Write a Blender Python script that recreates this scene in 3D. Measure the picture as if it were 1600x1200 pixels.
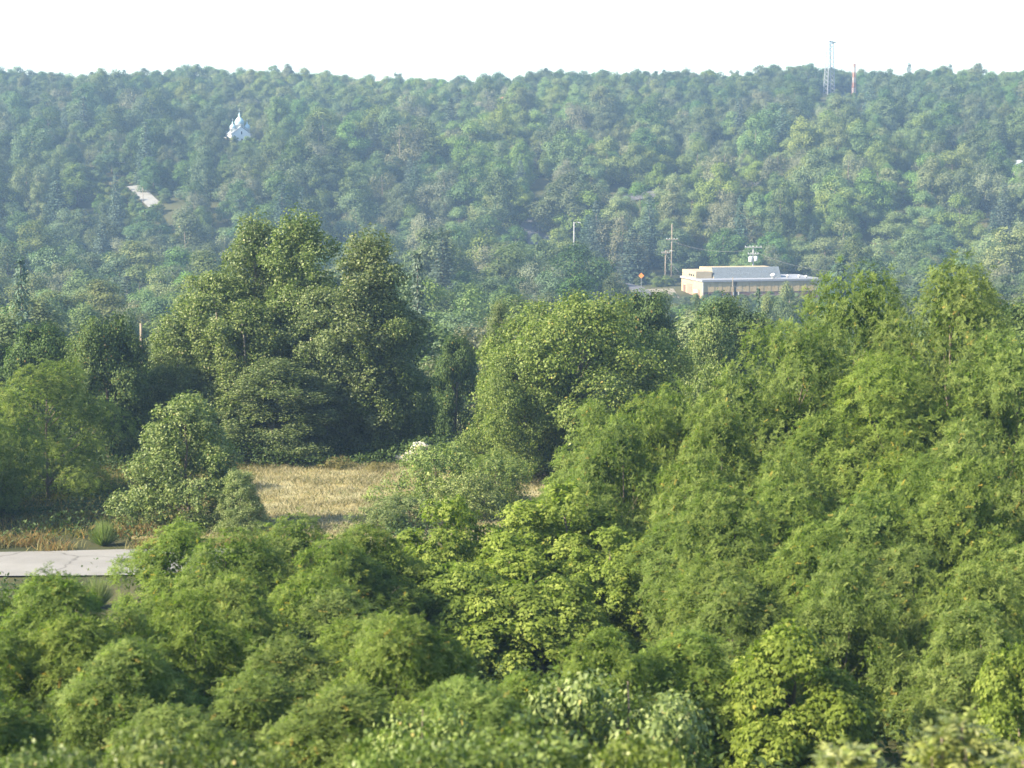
import bpy, math
import numpy as np

for o in list(bpy.data.objects):
    bpy.data.objects.remove(o)
SC = bpy.context.scene
COL = SC.collection
RAD = math.radians

# ------------------------------------------------------------------ camera
F_PX, CU, CV, V_HOR = 2986.0, 800.0, 600.0, 250.0      # photograph pixels
PITCH = math.atan((CV - V_HOR) / F_PX)
cam = bpy.data.cameras.new('camera')
camo = bpy.data.objects.new('camera', cam)
COL.objects.link(camo)
camo.location = (0, 0, 0)
camo.rotation_euler = (math.pi / 2 - PITCH, 0, 0)
cam.sensor_width = 36.0
cam.lens = 36.0 * F_PX / 1600.0
cam.clip_start, cam.clip_end = 0.5, 20000
cam.dof.use_dof = True
cam.dof.focus_distance = 130.0
cam.dof.aperture_fstop = 1.6
SC.camera = camo

# ------------------------------------------------------------------ world + sun
SUN_AZ, SUN_EL = RAD(111), RAD(33)      # azimuth to the left of the view direction
world = bpy.data.worlds.new('World')
SC.world = world
world.use_nodes = True
wn = world.node_tree
bg = wn.nodes['Background']
sky = wn.nodes.new('ShaderNodeTexSky')
sky.sky_type = 'NISHITA'
sky.sun_disc = False
sky.sun_elevation = SUN_EL
sky.sun_rotation = -SUN_AZ
sky.altitude = 300
sky.air_density = 1.0
sky.dust_density = 1.2
sky.ozone_density = 1.0
wn.links.new(sky.outputs[0], bg.inputs[0])
bg.inputs[1].default_value = 0.105
to_sun = (-math.sin(SUN_AZ) * math.cos(SUN_EL), math.cos(SUN_AZ) * math.cos(SUN_EL), math.sin(SUN_EL))
sl = bpy.data.lights.new('sun', 'SUN')
sl.energy = 5.0
sl.angle = RAD(0.55)
sl.color = (1.0, 0.88, 0.66)
so = bpy.data.objects.new('sun', sl)
COL.objects.link(so)
import mathutils
so.rotation_euler = mathutils.Vector(to_sun).to_track_quat('Z', 'Y').to_euler()
so.location = (-60, -20, 60)

SC.view_settings.view_transform = 'Standard'
SC.view_settings.look = 'None'
SC.view_settings.gamma = 1.0
SC.view_settings.use_curve_mapping = False
SC.view_settings.exposure = 1.86
SC.render.engine = 'CYCLES'
SC.render.filter_size = 1.6
cy = SC.cycles
cy.use_adaptive_sampling = True
cy.adaptive_threshold = 0.015
cy.use_denoising = True
cy.max_bounces = 6
cy.diffuse_bounces = 4
cy.glossy_bounces = 1
cy.transmission_bounces = 4
cy.volume_bounces = 0
cy.transparent_max_bounces = 4
cy.sample_clamp_indirect = 4.0
cy.caustics_reflective = False
cy.caustics_refractive = False

UP = np.array([0, 0, 1.0])
FW = np.array([0, math.cos(PITCH), -math.sin(PITCH)])
CUP = np.array([0, math.sin(PITCH), math.cos(PITCH)])


def pix(u, v, d):
    """world point seen at photograph pixel (u, v), at depth y = d"""
    r = FW + (u - CU) / F_PX * np.array([1.0, 0, 0]) + (CV - v) / F_PX * CUP
    return r * (d / r[1])


def proj(p):
    z = p @ FW
    return CU + F_PX * p[..., 0] / z, CV - F_PX * (p @ CUP) / z


# ------------------------------------------------------------------ terrain
GY = np.array([-80, -10, 0, 10, 20, 32, 45, 58, 70, 85, 104, 130, 150, 180, 220, 260, 340, 400, 440, 460, 480, 500, 540, 590, 640, 690, 720, 760, 850, 1000, 1400])
GZ = np.array([0.5, -1.2, -1.9, -5.2, -8.6, -11.3, -13.1, -14.1, -14.8, -15.5, -16.4, -20.6, -22.6, -24.2, -26.0, -27.4, -29.3, -29.8, -27.7, -22.0, -15.8, -10.6, -2.0, 5.2, 12.6, 19.6, 23.0, 23.6, 20, 7, -15])


def gz(x, y):
    x = np.asarray(x, float)
    y = np.asarray(y, float)
    z = np.interp(y, GY, GZ)
    w = np.clip((y - 90) / 350, 0, 1)
    z = z + w * (1.0 * np.sin(x * .019 + y * .006 + .7) + .8 * np.sin(x * .043 - y * .021 + 2.) + .4 * np.sin(x * .09 + y * .07))
    n = np.clip((y - 5) / 30, 0, 1) * (1 - w)
    z = z + n * (.05 * np.sin(x * .12 + y * .21) + .02 * np.sin(x * .5 - y * .6 + 1))
    c = np.clip((y - 600) / 110, 0, 1)
    z = z + c * (1.8 * np.exp(-((x - 108) / 14) ** 2) + .7 * np.sin(x * .055 + 1) + .5 * np.sin(x * .13))
    return z


def g(x, y):
    return float(gz(x, y))


# ------------------------------------------------------------------ mesh helpers
def mesh_np(name, V, F, mat, tint=None, smooth=False):
    """V (n,3); F list of int arrays (m,k)"""
    F = [f for f in F if len(f)]
    me = bpy.data.meshes.new(name)
    V = np.ascontiguousarray(V, np.float32)
    me.vertices.add(len(V))
    me.vertices.foreach_set('co', V.ravel())
    loops = np.concatenate([f.ravel() for f in F]).astype(np.int32)
    tot = np.concatenate([np.full(len(f), f.shape[1], np.int32) for f in F])
    start = np.concatenate([[0], np.cumsum(tot)[:-1]]).astype(np.int32)
    me.loops.add(len(loops))
    me.loops.foreach_set('vertex_index', loops)
    me.polygons.add(len(tot))
    me.polygons.foreach_set('loop_start', start)
    if smooth:
        me.polygons.foreach_set('use_smooth', np.ones(len(tot), bool))
    if tint is not None:
        a = me.attributes.new('tint', 'FLOAT', 'FACE')
        a.data.foreach_set('value', np.ascontiguousarray(tint, np.float32))
    me.materials.append(mat)
    me.update(calc_edges=True)
    return me


def link(name, data, parent=None, loc=None):
    o = bpy.data.objects.new(name, data)
    COL.objects.link(o)
    if parent is not None:
        o.parent = parent
    if loc is not None:
        o.location = loc
    return o


def tag(o, label, cat, group=None):
    o['label'] = label
    o['category'] = cat
    if group:
        o['group'] = group
    return o


def thing(name, label, cat, loc=(0, 0, 0), rz=0.0, group=None):
    o = link(name, None, None, loc)
    o.rotation_euler = (0, 0, rz)
    o.empty_display_size = 0.3
    return tag(o, label, cat, group)


class MB:
    """boxes, tubes, lathes, prisms collected in one mesh"""
    def __init__(s):
        s.V, s.F3, s.F4, s.n, s.P = [], [], [], 0, []

    def raw(s, V, faces):
        V = np.asarray(V, float)
        for f in faces:
            s.P.append([i + s.n for i in f])
        s.V.append(V)
        s.n += len(V)
        return s

    def box(s, x0, x1, y0, y1, z0, z1):
        V = [(x0, y0, z0), (x1, y0, z0), (x1, y1, z0), (x0, y1, z0), (x0, y0, z1), (x1, y0, z1), (x1, y1, z1), (x0, y1, z1)]
        return s.raw(V, [(0, 3, 2, 1), (4, 5, 6, 7), (0, 1, 5, 4), (1, 2, 6, 5), (2, 3, 7, 6), (3, 0, 4, 7)])

    def prism(s, pts, y0, y1):
        """polygon in xz, extruded along y"""
        n = len(pts)
        V = [(x, y0, z) for x, z in pts] + [(x, y1, z) for x, z in pts]
        return s.raw(V, [tuple(range(n)), tuple(range(2 * n - 1, n - 1, -1))] + [(i, i + n, (i + 1) % n + n, (i + 1) % n) for i in range(n)])

    def prismx(s, pts, x0, x1):
        n = len(pts)
        V = [(x0, y, z) for y, z in pts] + [(x1, y, z) for y, z in pts]
        return s.raw(V, [tuple(range(n - 1, -1, -1)), tuple(range(n, 2 * n))] + [((i + 1) % n, (i + 1) % n + n, i + n, i) for i in range(n)])

    def tube(s, pts, rad, k=6, cap=True):
        pts = np.asarray(pts, float)
        rad = np.broadcast_to(np.asarray(rad, float), (len(pts),))
        T = np.gradient(pts, axis=0)
        T /= np.linalg.norm(T, axis=1)[:, None] + 1e-9
        ref = np.where(np.abs(T[:, 2:3]) > .9, np.array([[1., 0, 0]]), np.array([[0, 0, 1.]]))
        A = np.cross(T, ref)
        A /= np.linalg.norm(A, axis=1)[:, None]
        B = np.cross(T, A)
        th = np.arange(k) * 2 * math.pi / k
        V = (pts[:, None] + rad[:, None, None] * (np.cos(th)[None, :, None] * A[:, None] + np.sin(th)[None, :, None] * B[:, None])).reshape(-1, 3)
        fs = []
        for i in range(len(pts) - 1):
            for j in range(k):
                a, b = i * k + j, i * k + (j + 1) % k
                fs.append((a, a + k, b + k, b))
        if cap:
            fs.append(tuple(range(k)))
            fs.append(tuple(range(len(pts) * k - 1, (len(pts) - 1) * k - 1, -1)))
        return s.raw(V, fs)

    def lathe(s, prof, c=(0, 0, 0), k=16):
        pts = [(r, z) for r, z in prof]
        V = [(c[0] + r * math.cos(2 * math.pi * j / k), c[1] + r * math.sin(2 * math.pi * j / k), c[2] + z) for r, z in pts for j in range(k)]
        fs = []
        for i in range(len(pts) - 1):
            for j in range(k):
                a, b = i * k + j, i * k + (j + 1) % k
                fs.append((a, b, b + k, a + k))
        fs.append(tuple(range(k - 1, -1, -1)))
        fs.append(tuple(range((len(pts) - 1) * k, len(pts) * k)))
        return s.raw(V, fs)

    def mesh(s, name, mat, smooth=False):
        me = bpy.data.meshes.new(name)
        me.from_pydata(np.concatenate(s.V).tolist(), [], s.P)
        if mat:
            me.materials.append(mat)
        if smooth:
            me.polygons.foreach_set('use_smooth', np.ones(len(me.polygons), bool))
        me.update()
        return me

    def build(s, name, mat, parent=None, smooth=False):
        return link(name, s.mesh(name, mat, smooth), parent)


# ------------------------------------------------------------------ materials
def new_mat(name):
    m = bpy.data.materials.new(name)
    m.use_nodes = True
    nt = m.node_tree
    return m, nt, nt.nodes['Principled BSDF']


def plain(name, col, rough=.7, noise=.15, scale=3.0, metal=0.0, spec=.3, bump=0.0):
    m, nt, p = new_mat(name)
    tc = nt.nodes.new('ShaderNodeTexCoord')
    nz = nt.nodes.new('ShaderNodeTexNoise')
    nz.inputs['Scale'].default_value = scale
    nz.inputs['Detail'].default_value = 6
    nt.links.new(tc.outputs['Object'], nz.inputs['Vector'])
    cr = nt.nodes.new('ShaderNodeValToRGB')
    cr.color_ramp.elements[0].position = .3
    cr.color_ramp.elements[1].position = .7
    cr.color_ramp.elements[0].color = (*[c * (1 - noise) for c in col], 1)
    cr.color_ramp.elements[1].color = (*[min(1, c * (1 + noise)) for c in col], 1)
    nt.links.new(nz.outputs[0], cr.inputs[0])
    nt.links.new(cr.outputs[0], p.inputs['Base Color'])
    p.inputs['Roughness'].default_value = rough
    p.inputs['Metallic'].default_value = metal
    p.inputs['Specular IOR Level'].default_value = spec
    if bump:
        b = nt.nodes.new('ShaderNodeBump')
        b.inputs['Strength'].default_value = bump
        nt.links.new(nz.outputs[0], b.inputs['Height'])
        nt.links.new(b.outputs[0], p.inputs['Normal'])
    return m


def leaf_mat(name, ramp, trans=.34, hue_var=.010, val_var=.12, rough=.6, spec=.15, tcol=(1.05, 1.25, .55)):
    """pigment ramp driven by the per-leaf 'tint', varied from plant to plant"""
    m, nt, p = new_mat(name)
    N, L = nt.nodes, nt.links
    at = N.new('ShaderNodeAttribute')
    at.attribute_name = 'tint'
    cr = N.new('ShaderNodeValToRGB')
    els = cr.color_ramp.elements
    while len(els) < len(ramp):
        els.new(.5)
    for e, (pos, c) in zip(els, ramp):
        e.position = pos
        e.color = (*c, 1)
    L.new(at.outputs['Fac'], cr.inputs[0])
    oi = N.new('ShaderNodeObjectInfo')
    hs = N.new('ShaderNodeHueSaturation')
    mr = N.new('ShaderNodeMapRange')
    mr.inputs['To Min'].default_value = .5 - hue_var
    mr.inputs['To Max'].default_value = .5 + hue_var * .8
    L.new(oi.outputs['Random'], mr.inputs['Value'])
    wn_ = N.new('ShaderNodeTexWhiteNoise')
    wn_.noise_dimensions = '1D'
    L.new(oi.outputs['Random'], wn_.inputs['W'])
    mv = N.new('ShaderNodeMapRange')
    mv.inputs['To Min'].default_value = 1 - val_var
    mv.inputs['To Max'].default_value = 1 + val_var
    L.new(wn_.outputs['Value'], mv.inputs['Value'])
    ms = N.new('ShaderNodeMapRange')
    ms.inputs['To Min'].default_value = 1 - val_var
    ms.inputs['To Max'].default_value = 1 + val_var * .4
    sep = N.new('ShaderNodeSeparateColor')
    L.new(wn_.outputs['Color'], sep.inputs[0])
    L.new(sep.outputs[1], ms.inputs['Value'])
    L.new(mr.outputs[0], hs.inputs['Hue'])
    L.new(mv.outputs[0], hs.inputs['Value'])
    L.new(ms.outputs[0], hs.inputs['Saturation'])
    L.new(cr.outputs[0], hs.inputs['Color'])
    L.new(hs.outputs[0], p.inputs['Base Color'])
    p.inputs['Roughness'].default_value = rough
    p.inputs['Specular IOR Level'].default_value = spec
    tr = N.new('ShaderNodeBsdfTranslucent')
    mul = N.new('ShaderNodeMix')
    mul.data_type = 'RGBA'
    mul.blend_type = 'MULTIPLY'
    mul.inputs[0].default_value = 1.0
    L.new(hs.outputs[0], mul.inputs[6])
    mul.inputs[7].default_value = (*tcol, 1)
    L.new(mul.outputs[2], tr.inputs['Color'])
    mx = N.new('ShaderNodeMixShader')
    mx.inputs[0].default_value = trans
    L.new(p.outputs[0], mx.inputs[1])
    L.new(tr.outputs[0], mx.inputs[2])
    L.new(mx.outputs[0], N['Material Output'].inputs['Surface'])
    return m


def ramp(dark, mid, light, odd, odd_pos=.985):
    return [(0.0, dark), (.45, mid), (.88, light), (odd_pos, light), (1.0, odd)]


M = {}
M['locust'] = leaf_mat('locust_leaf', ramp((.078, .116, .022), (.146, .206, .039), (.250, .305, .076), (.38, .29, .05)), trans=.50, hue_var=.006, val_var=.08)
M['boxelder'] = leaf_mat('box_elder_leaf', ramp((.082, .118, .018), (.155, .210, .034), (.270, .320, .070), (.32, .30, .06)), trans=.48, val_var=.05, hue_var=.004)
M['maple'] = leaf_mat('maple_leaf', ramp((.064, .098, .018), (.120, .165, .032), (.205, .245, .062), (.28, .24, .06)), trans=.38, spec=.2, rough=.5)
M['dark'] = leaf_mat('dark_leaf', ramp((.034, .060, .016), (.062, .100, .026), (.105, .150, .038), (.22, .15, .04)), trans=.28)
M['poplar'] = leaf_mat('poplar_leaf', ramp((.074, .106, .028), (.130, .172, .050), (.220, .258, .095), (.32, .30, .15)), trans=.38, spec=.25, rough=.5)
M['pale'] = leaf_mat('pale_leaf', ramp((.080, .118, .028), (.150, .202, .054), (.270, .310, .105), (.32, .26, .09)), trans=.34, spec=.25, rough=.5)
M['hedge'] = leaf_mat('hedge_leaf', ramp((.065, .105, .018), (.120, .172, .030), (.205, .258, .060), (.30, .25, .06)), trans=.34, spec=.3, rough=.45)
M['sumac'] = leaf_mat('sumac_leaf', ramp((.075, .110, .022), (.150, .190, .042), (.270, .290, .085), (.35, .24, .07)), trans=.32, spec=.4, rough=.42)
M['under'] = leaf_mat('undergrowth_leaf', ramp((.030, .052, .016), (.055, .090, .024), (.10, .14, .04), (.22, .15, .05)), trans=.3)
M['scrub'] = leaf_mat('scrub_leaf', ramp((.09, .095, .028), (.16, .14, .045), (.22, .18, .07), (.30, .17, .06)), trans=.3)
# hillside and valley kinds
M['h_round'] = leaf_mat('hill_round_leaf', ramp((0.041, 0.070, 0.024), (0.073, 0.118, 0.037), (0.128, 0.183, 0.062), (0.195, 0.183, 0.073)), trans=.28, hue_var=.035, val_var=.30)
M['h_light'] = leaf_mat('hill_light_leaf', ramp((0.072, 0.113, 0.031), (0.125, 0.181, 0.047), (0.204, 0.262, 0.079), (0.262, 0.236, 0.092)), trans=.30, hue_var=.035, val_var=.25)
M['h_grey'] = leaf_mat('hill_grey_leaf', ramp((0.083, 0.101, 0.053), (0.136, 0.153, 0.083), (0.206, 0.212, 0.123), (0.236, 0.189, 0.106)), trans=.25, hue_var=.03, val_var=.2)
M['h_pop'] = leaf_mat('hill_poplar_leaf', ramp((0.061, 0.093, 0.035), (0.110, 0.147, 0.052), (0.184, 0.216, 0.093), (0.221, 0.184, 0.086)), trans=.28, hue_var=.03, val_var=.22)
M['needle'] = leaf_mat('spruce_needle', ramp((0.038, 0.066, 0.042), (0.061, 0.099, 0.066), (0.106, 0.154, 0.099), (0.154, 0.154, 0.096)), trans=.1, hue_var=.02, val_var=.25)
M['grass'] = leaf_mat('dry_grass_blade', ramp((.14, .135, .065), (.255, .235, .125), (.36, .335, .20), (.12, .15, .05), .93), trans=.3, tcol=(1.1, 1.05, .7))
M['weed'] = leaf_mat('roadside_weed_blade', ramp((.09, .11, .035), (.18, .165, .07), (.27, .235, .11), (.26, .16, .065), .9), trans=.3, tcol=(1.1, 1.05, .7))
M['bark'] = plain('bark', (.13, .105, .08), .9, .35, 6)
M['pale_bark'] = plain('pale_bark', (.20, .18, .15), .85, .3, 5)
M['white'] = plain('white_stucco', (.82, .82, .80), .7, .04, 2)
M['dome'] = plain('turquoise_dome_metal', (.40, .55, .60), .5, .08, 2, 0.0, .3)
M['gold'] = plain('pale_gilding', (.75, .72, .60), .35, .05, 3, .3)
M['slate'] = plain('grey_church_roof', (.30, .33, .36), .6, .1, 3)
M['dkglass'] = plain('dark_window_glass', (.04, .045, .05), .15, .1, 2, 0, .6)
M['tan'] = plain('tan_metal_siding', (.42, .325, .18), .55, .09, .6)
M['cream'] = plain('cream_painted_siding', (.36, .29, .185), .6, .05, .8)
M['brownwall'] = plain('brown_block_wall', (.15, .09, .075), .8, .12, 1.2)
M['pink'] = plain('faded_pink_panel', (.30, .17, .13), .7, .1, 1)
M['shingle'] = plain('grey_shingle', (.13, .15, .17), .85, .25, 4)
M['roofwhite'] = plain('white_roof_membrane', (.24, .25, .28), .6, .06, 1)
M['trimw'] = plain('white_metal_trim', (.55, .55, .53), .5, .05, 2)
M['polewood'] = plain('weathered_pole_wood', (.20, .16, .12), .85, .2, 3)
M['paleconc'] = plain('pale_concrete_pole', (.26, .26, .26), .7, .1, 3)
M['steel'] = plain('galvanised_steel', (.24, .25, .28), .6, .08, 3, .0)
M['redpaint'] = plain('orange_red_tower_paint', (.42, .20, .14), .6, .1, 2)
M['wire'] = plain('black_cable', (.12, .12, .12), .6, .1, 2)
M['orange'] = plain('orange_sign_face', (.80, .26, .04), .5, .05, 3)
M['graysteel'] = plain('grey_transformer_paint', (.48, .50, .52), .45, .05, 3)
M['rubble'] = plain('pale_rubble', (.42, .40, .36), .85, .2, 3)
M['roofred'] = plain('red_brown_roof', (.36, .16, .11), .8, .12, 3)


def ground_mat():
    m, nt, p = new_mat('ground_soil')
    N, L = nt.nodes, nt.links
    tc = N.new('ShaderNodeTexCoord')
    n1 = N.new('ShaderNodeTexNoise')
    n1.inputs['Scale'].default_value = .12
    n1.inputs['Detail'].default_value = 8
    L.new(tc.outputs['Object'], n1.inputs['Vector'])
    cr = N.new('ShaderNodeValToRGB')
    e = cr.color_ramp.elements
    e[0].position, e[0].color = .35, (.035, .042, .018, 1)
    e[1].position, e[1].color = .68, (.085, .080, .036, 1)
    L.new(n1.outputs[0], cr.inputs[0])
    L.new(cr.outputs[0], p.inputs['Base Color'])
    p.inputs['Roughness'].default_value = .95
    p.inputs['Specular IOR Level'].default_value = .1
    return m


def field_mat():
    m, nt, p = new_mat('dry_field_turf')
    N, L = nt.nodes, nt.links
    tc = N.new('ShaderNodeTexCoord')
    n1 = N.new('ShaderNodeTexNoise')
    n1.inputs['Scale'].default_value = .35
    n1.inputs['Detail'].default_value = 9
    n1.inputs['Roughness'].default_value = .65
    L.new(tc.outputs['Object'], n1.inputs['Vector'])
    cr = N.new('ShaderNodeValToRGB')
    e = cr.color_ramp.elements
    e[0].position, e[0].color = .33, (.12, .12, .042, 1)
    e[1].position, e[1].color = .62, (.30, .275, .155, 1)
    x = e.new(.48)
    x.color = (.26, .215, .095, 1)
    L.new(n1.outputs[0], cr.inputs[0])
    L.new(cr.outputs[0], p.inputs['Base Color'])
    p.inputs['Roughness'].default_value = .95
    p.inputs['Specular IOR Level'].default_value = .1
    return m


def asphalt_mat(name, base):
    m, nt, p = new_mat(name)
    N, L = nt.nodes, nt.links
    tc = N.new('ShaderNodeTexCoord')
    n1 = N.new('ShaderNodeTexNoise')
    n1.inputs['Scale'].default_value = .5
    n1.inputs['Detail'].default_value = 10
    n1.inputs['Roughness'].default_value = .7
    L.new(tc.outputs['Object'], n1.inputs['Vector'])
    vo = N.new('ShaderNodeTexVoronoi')
    vo.feature = 'DISTANCE_TO_EDGE'
    vo.inputs['Scale'].default_value = .22
    nd = N.new('ShaderNodeTexNoise')
    nd.inputs['Scale'].default_value = .8
    L.new(tc.outputs['Object'], nd.inputs['Vector'])
    ad = N.new('ShaderNodeVectorMath')
    ad.operation = 'ADD'
    L.new(tc.outputs['Object'], ad.inputs[0])
    L.new(nd.outputs['Color'], ad.inputs[1])
    L.new(ad.outputs[0], vo.inputs['Vector'])
    cr = N.new('ShaderNodeValToRGB')
    e = cr.color_ramp.elements
    e[0].position, e[0].color = .3, (*[c * .82 for c in base], 1)
    e[1].position, e[1].color = .7, (*[c * 1.12 for c in base], 1)
    L.new(n1.outputs[0], cr.inputs[0])
    ck = N.new('ShaderNodeValToRGB')
    ck.color_ramp.elements[0].position, ck.color_ramp.elements[0].color = .0, (.42, .42, .40, 1)
    ck.color_ramp.elements[1].position, ck.color_ramp.elements[1].color = .014, (1, 1, 1, 1)
    L.new(vo.outputs['Distance'], ck.inputs[0])
    mu = N.new('ShaderNodeMix')
    mu.data_type = 'RGBA'
    mu.blend_type = 'MULTIPLY'
    mu.inputs[0].default_value = .8
    L.new(cr.outputs[0], mu.inputs[6])
    L.new(ck.outputs[0], mu.inputs[7])
    L.new(mu.outputs[2], p.inputs['Base Color'])
    p.inputs['Roughness'].default_value = .85
    p.inputs['Specular IOR Level'].default_value = .2
    return m


M['ground'] = ground_mat()
M['field'] = field_mat()
M['asphalt'] = asphalt_mat('bleached_asphalt', (.215, .21, .20))
M['asphalt2'] = asphalt_mat('far_asphalt', (.10, .10, .11))
M['lot'] = asphalt_mat('pale_gravel_lot', (.20, .18, .14))


def structure(name, me, parent=None):
    o = link(name, me, parent)
    o['kind'] = 'structure'
    return o


def sheet(name, xs, ys, off, mat, zf=gz):
    X, Y = np.meshgrid(xs, ys)
    Z = zf(X, Y) + off
    V = np.stack([X, Y, Z], -1).reshape(-1, 3)
    nx, ny = len(xs), len(ys)
    i = np.arange(ny - 1)[:, None] * nx + np.arange(nx - 1)[None, :]
    F = np.stack([i, i + 1, i + 1 + nx, i + nx], -1).reshape(-1, 4)
    return mesh_np(name, V, [F], mat, smooth=True)


def ribbon(name, pts, w, off, mat, step=1.5, zf=gz):
    """a road strip draped over the terrain along a polyline (x, y); level across"""
    pts = np.asarray(pts, float)
    seg = np.linalg.norm(np.diff(pts, axis=0), axis=1)
    s = np.concatenate([[0], np.cumsum(seg)])
    n = int(s[-1] / step) + 2
    q = np.linspace(0, s[-1], n)
    P = np.stack([np.interp(q, s, pts[:, 0]), np.interp(q, s, pts[:, 1])], 1)
    for _ in range(6):
        P[1:-1] = .25 * P[:-2] + .5 * P[1:-1] + .25 * P[2:]
    T = np.gradient(P, axis=0)
    T /= np.linalg.norm(T, axis=1)[:, None]
    Nn = np.stack([-T[:, 1], T[:, 0]], 1)
    k = 7
    t = np.linspace(-.5, .5, k)
    Q = P[:, None] + Nn[:, None] * (t[None, :, None] * w)
    Z = zf(Q[..., 0], Q[..., 1]) + off
    V = np.concatenate([Q, Z[..., None]], -1).reshape(-1, 3)
    i = np.arange(n - 1)[:, None] * k + np.arange(k - 1)[None, :]
    F = np.stack([i + k, i + k + 1, i + 1, i], -1).reshape(-1, 4)
    return structure(name, mesh_np(name, V, [F], mat, smooth=True))


ys = np.concatenate([np.arange(-78, 130, 1.6), np.arange(130, 380, 5), np.arange(380, 760, 3.5), np.arange(760, 1400, 12)])
xs = np.concatenate([np.arange(-900, -160, 20), np.arange(-160, 160, 2.5), np.arange(160, 901, 20)])
structure('ground', sheet('ground', xs, ys, 0.0, M['ground']))
structure('field', sheet('field', np.arange(-15.2, 16.1, .8), np.arange(74.5, 102.1, .8), 0.05, M['field']))
ribbon('road', [(-70, 66.4), (-21, 68.6), (-9, 69.3)], 5.6, .07, M['asphalt'], 1.0)


def bank(name, pts, w, off, mat):
    return ribbon(name, pts, w, off, mat)


xr = lambda u, d: (u - CU) / F_PX * d
HILL_ROAD = [(xr(1010, 405), 392), (xr(985, 425), 425), (xr(905, 445), 447), (xr(852, 462), 464), (xr(828, 478), 479), (xr(845, 492), 492), (xr(930, 505), 504), (xr(1060, 515), 515), (xr(1200, 525), 525)]
ribbon('hill_road', HILL_ROAD, 6.5, .35, M['asphalt2'], 3)
LEFT_ROAD = [(xr(246, 489), 489), (xr(232, 496), 496), (xr(220, 505), 506), (xr(212, 512), 512)]
ribbon('side_road', LEFT_ROAD, 3.8, .3, M['asphalt'], 3)
structure('gravel_lot', sheet('gravel_lot', np.linspace(xr(968, 400), xr(1066, 400), 14), np.linspace(394, 422, 12), .14, M['lot']))


# ------------------------------------------------------------------ foliage generators
def unit(a):
    return a / (np.linalg.norm(a, axis=-1, keepdims=True) + 1e-9)


def rnd_unit(rng, n):
    return unit(rng.normal(size=(n, 3)))


def quads_leaf(P, Nn, T, L, W):
    """rhombic leaves: base P, normal N, direction T"""
    T = unit(T - (T * Nn).sum(-1, keepdims=True) * Nn)
    B = np.cross(Nn, T)
    L = np.broadcast_to(np.asarray(L, float), (len(P),))[:, None]
    W = np.broadcast_to(np.asarray(W, float), (len(P),))[:, None]
    m = P + T * L * .45
    V = np.stack([P, m + B * W * .5 + Nn * W * .12, P + T * L, m - B * W * .5 + Nn * W * .12], 1).reshape(-1, 3)
    return V, np.arange(len(V)).reshape(-1, 4)


def compound(rng, P, D, Nn, length, pairs, ll, lw, droop, tri=True):
    """pinnate leaves from P along D; returns leaflet verts/faces and the parent index of each leaflet"""
    n = len(P)
    length = np.broadcast_to(np.asarray(length, float), (n,))[:, None, None]
    s = ((np.arange(pairs) + .6) / pairs)[None, :, None]
    Dn, Nb = D[:, None], Nn[:, None]
    pt = P[:, None] + Dn * length * s - UP * (droop * length * s * s)
    tan = unit(Dn - UP * (2 * droop * s))
    side = unit(np.cross(tan, Nb))
    vs, par = [], []
    for sg in (-1, 1):
        d = unit(side * sg * .9 + tan * .5 - UP * .3 + rng.normal(size=(n, pairs, 3)) * .22)
        lk = ll * rng.uniform(.75, 1.15, (n, pairs, 1)) * (1 - .35 * np.abs(s - .45))
        a = pt - tan * lw * .5
        b = pt + tan * lw * .5
        if tri:
            vs.append(np.stack([a + d * lk * .12, b + d * lk * .12, pt + d * lk], 2).reshape(-1, 3, 3))
        else:
            mid = pt + d * lk * .45
            vs.append(np.stack([pt, mid - tan * lw * .5, pt + d * lk, mid + tan * lw * .5], 2).reshape(-1, 4, 3))
        par.append(np.repeat(np.arange(n), pairs))
    tip = pt[:, -1]
    tt = tan[:, -1]
    sd = side[:, -1]
    if tri:
        vs.append(np.stack([tip - sd * lw * .5, tip + sd * lw * .5, tip + tt * ll], 1))
    else:
        vs.append(np.stack([tip, tip + tt * ll * .45 - sd * lw * .5, tip + tt * ll, tip + tt * ll * .45 + sd * lw * .5], 1))
    par.append(np.arange(n))
    V = np.concatenate(vs)
    k = V.shape[1]
    return V.reshape(-1, 3), np.arange(V.shape[0] * k).reshape(-1, k), np.concatenate(par)


def dome(t):        # broad dome
    return np.sqrt(np.clip(1 - (np.clip(t, 0, 1) * 1.02 - .28) ** 2 / .56, .02, 1))


def oval(t):
    return np.sqrt(np.clip(1 - (t - .42) ** 2 / .345, .03, 1))


def cone(t):
    return np.clip(1.12 - t, .06, 1) ** .8 * np.clip(.55 + t * 3, 0, 1)


def column(t):
    return np.clip(np.sin(np.clip(t * .86 + .14, 0, 1) * math.pi), .05, 1) ** .55 * (1.0 - .25 * t)


def mound(t):
    return np.sqrt(np.clip(1 - t * t * .98, .02, 1))


def lobes(rng, H, R, base, prof, n, lr, inner=.55, irregular=.22):
    t = rng.uniform(.03, 1, n * 4)
    keep = rng.uniform(0, 1, n * 4) < prof(t) * .9 + .1
    t = t[keep][:n]
    n = len(t)
    th = rng.uniform(0, 2 * math.pi, n)
    p1, p2 = rng.uniform(0, 6.28, 2)
    irr = 1 + irregular * np.sin(2 * th + p1) * .6 + irregular * np.sin(3 * th + p2 + t * 4)
    r = rng.uniform(lr[0], lr[1], n) * R
    rf = 1 - (1 - inner) * rng.uniform(0, 1, n) ** 1.4
    rad = np.clip(prof(t) * R * irr * rf - r * .55, 0, None)
    z = base + t * (H - base) - r * .55
    C = np.stack([rad * np.cos(th), rad * np.sin(th), np.maximum(z, base * .6 + r * .4)], 1)
    return C, r


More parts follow.
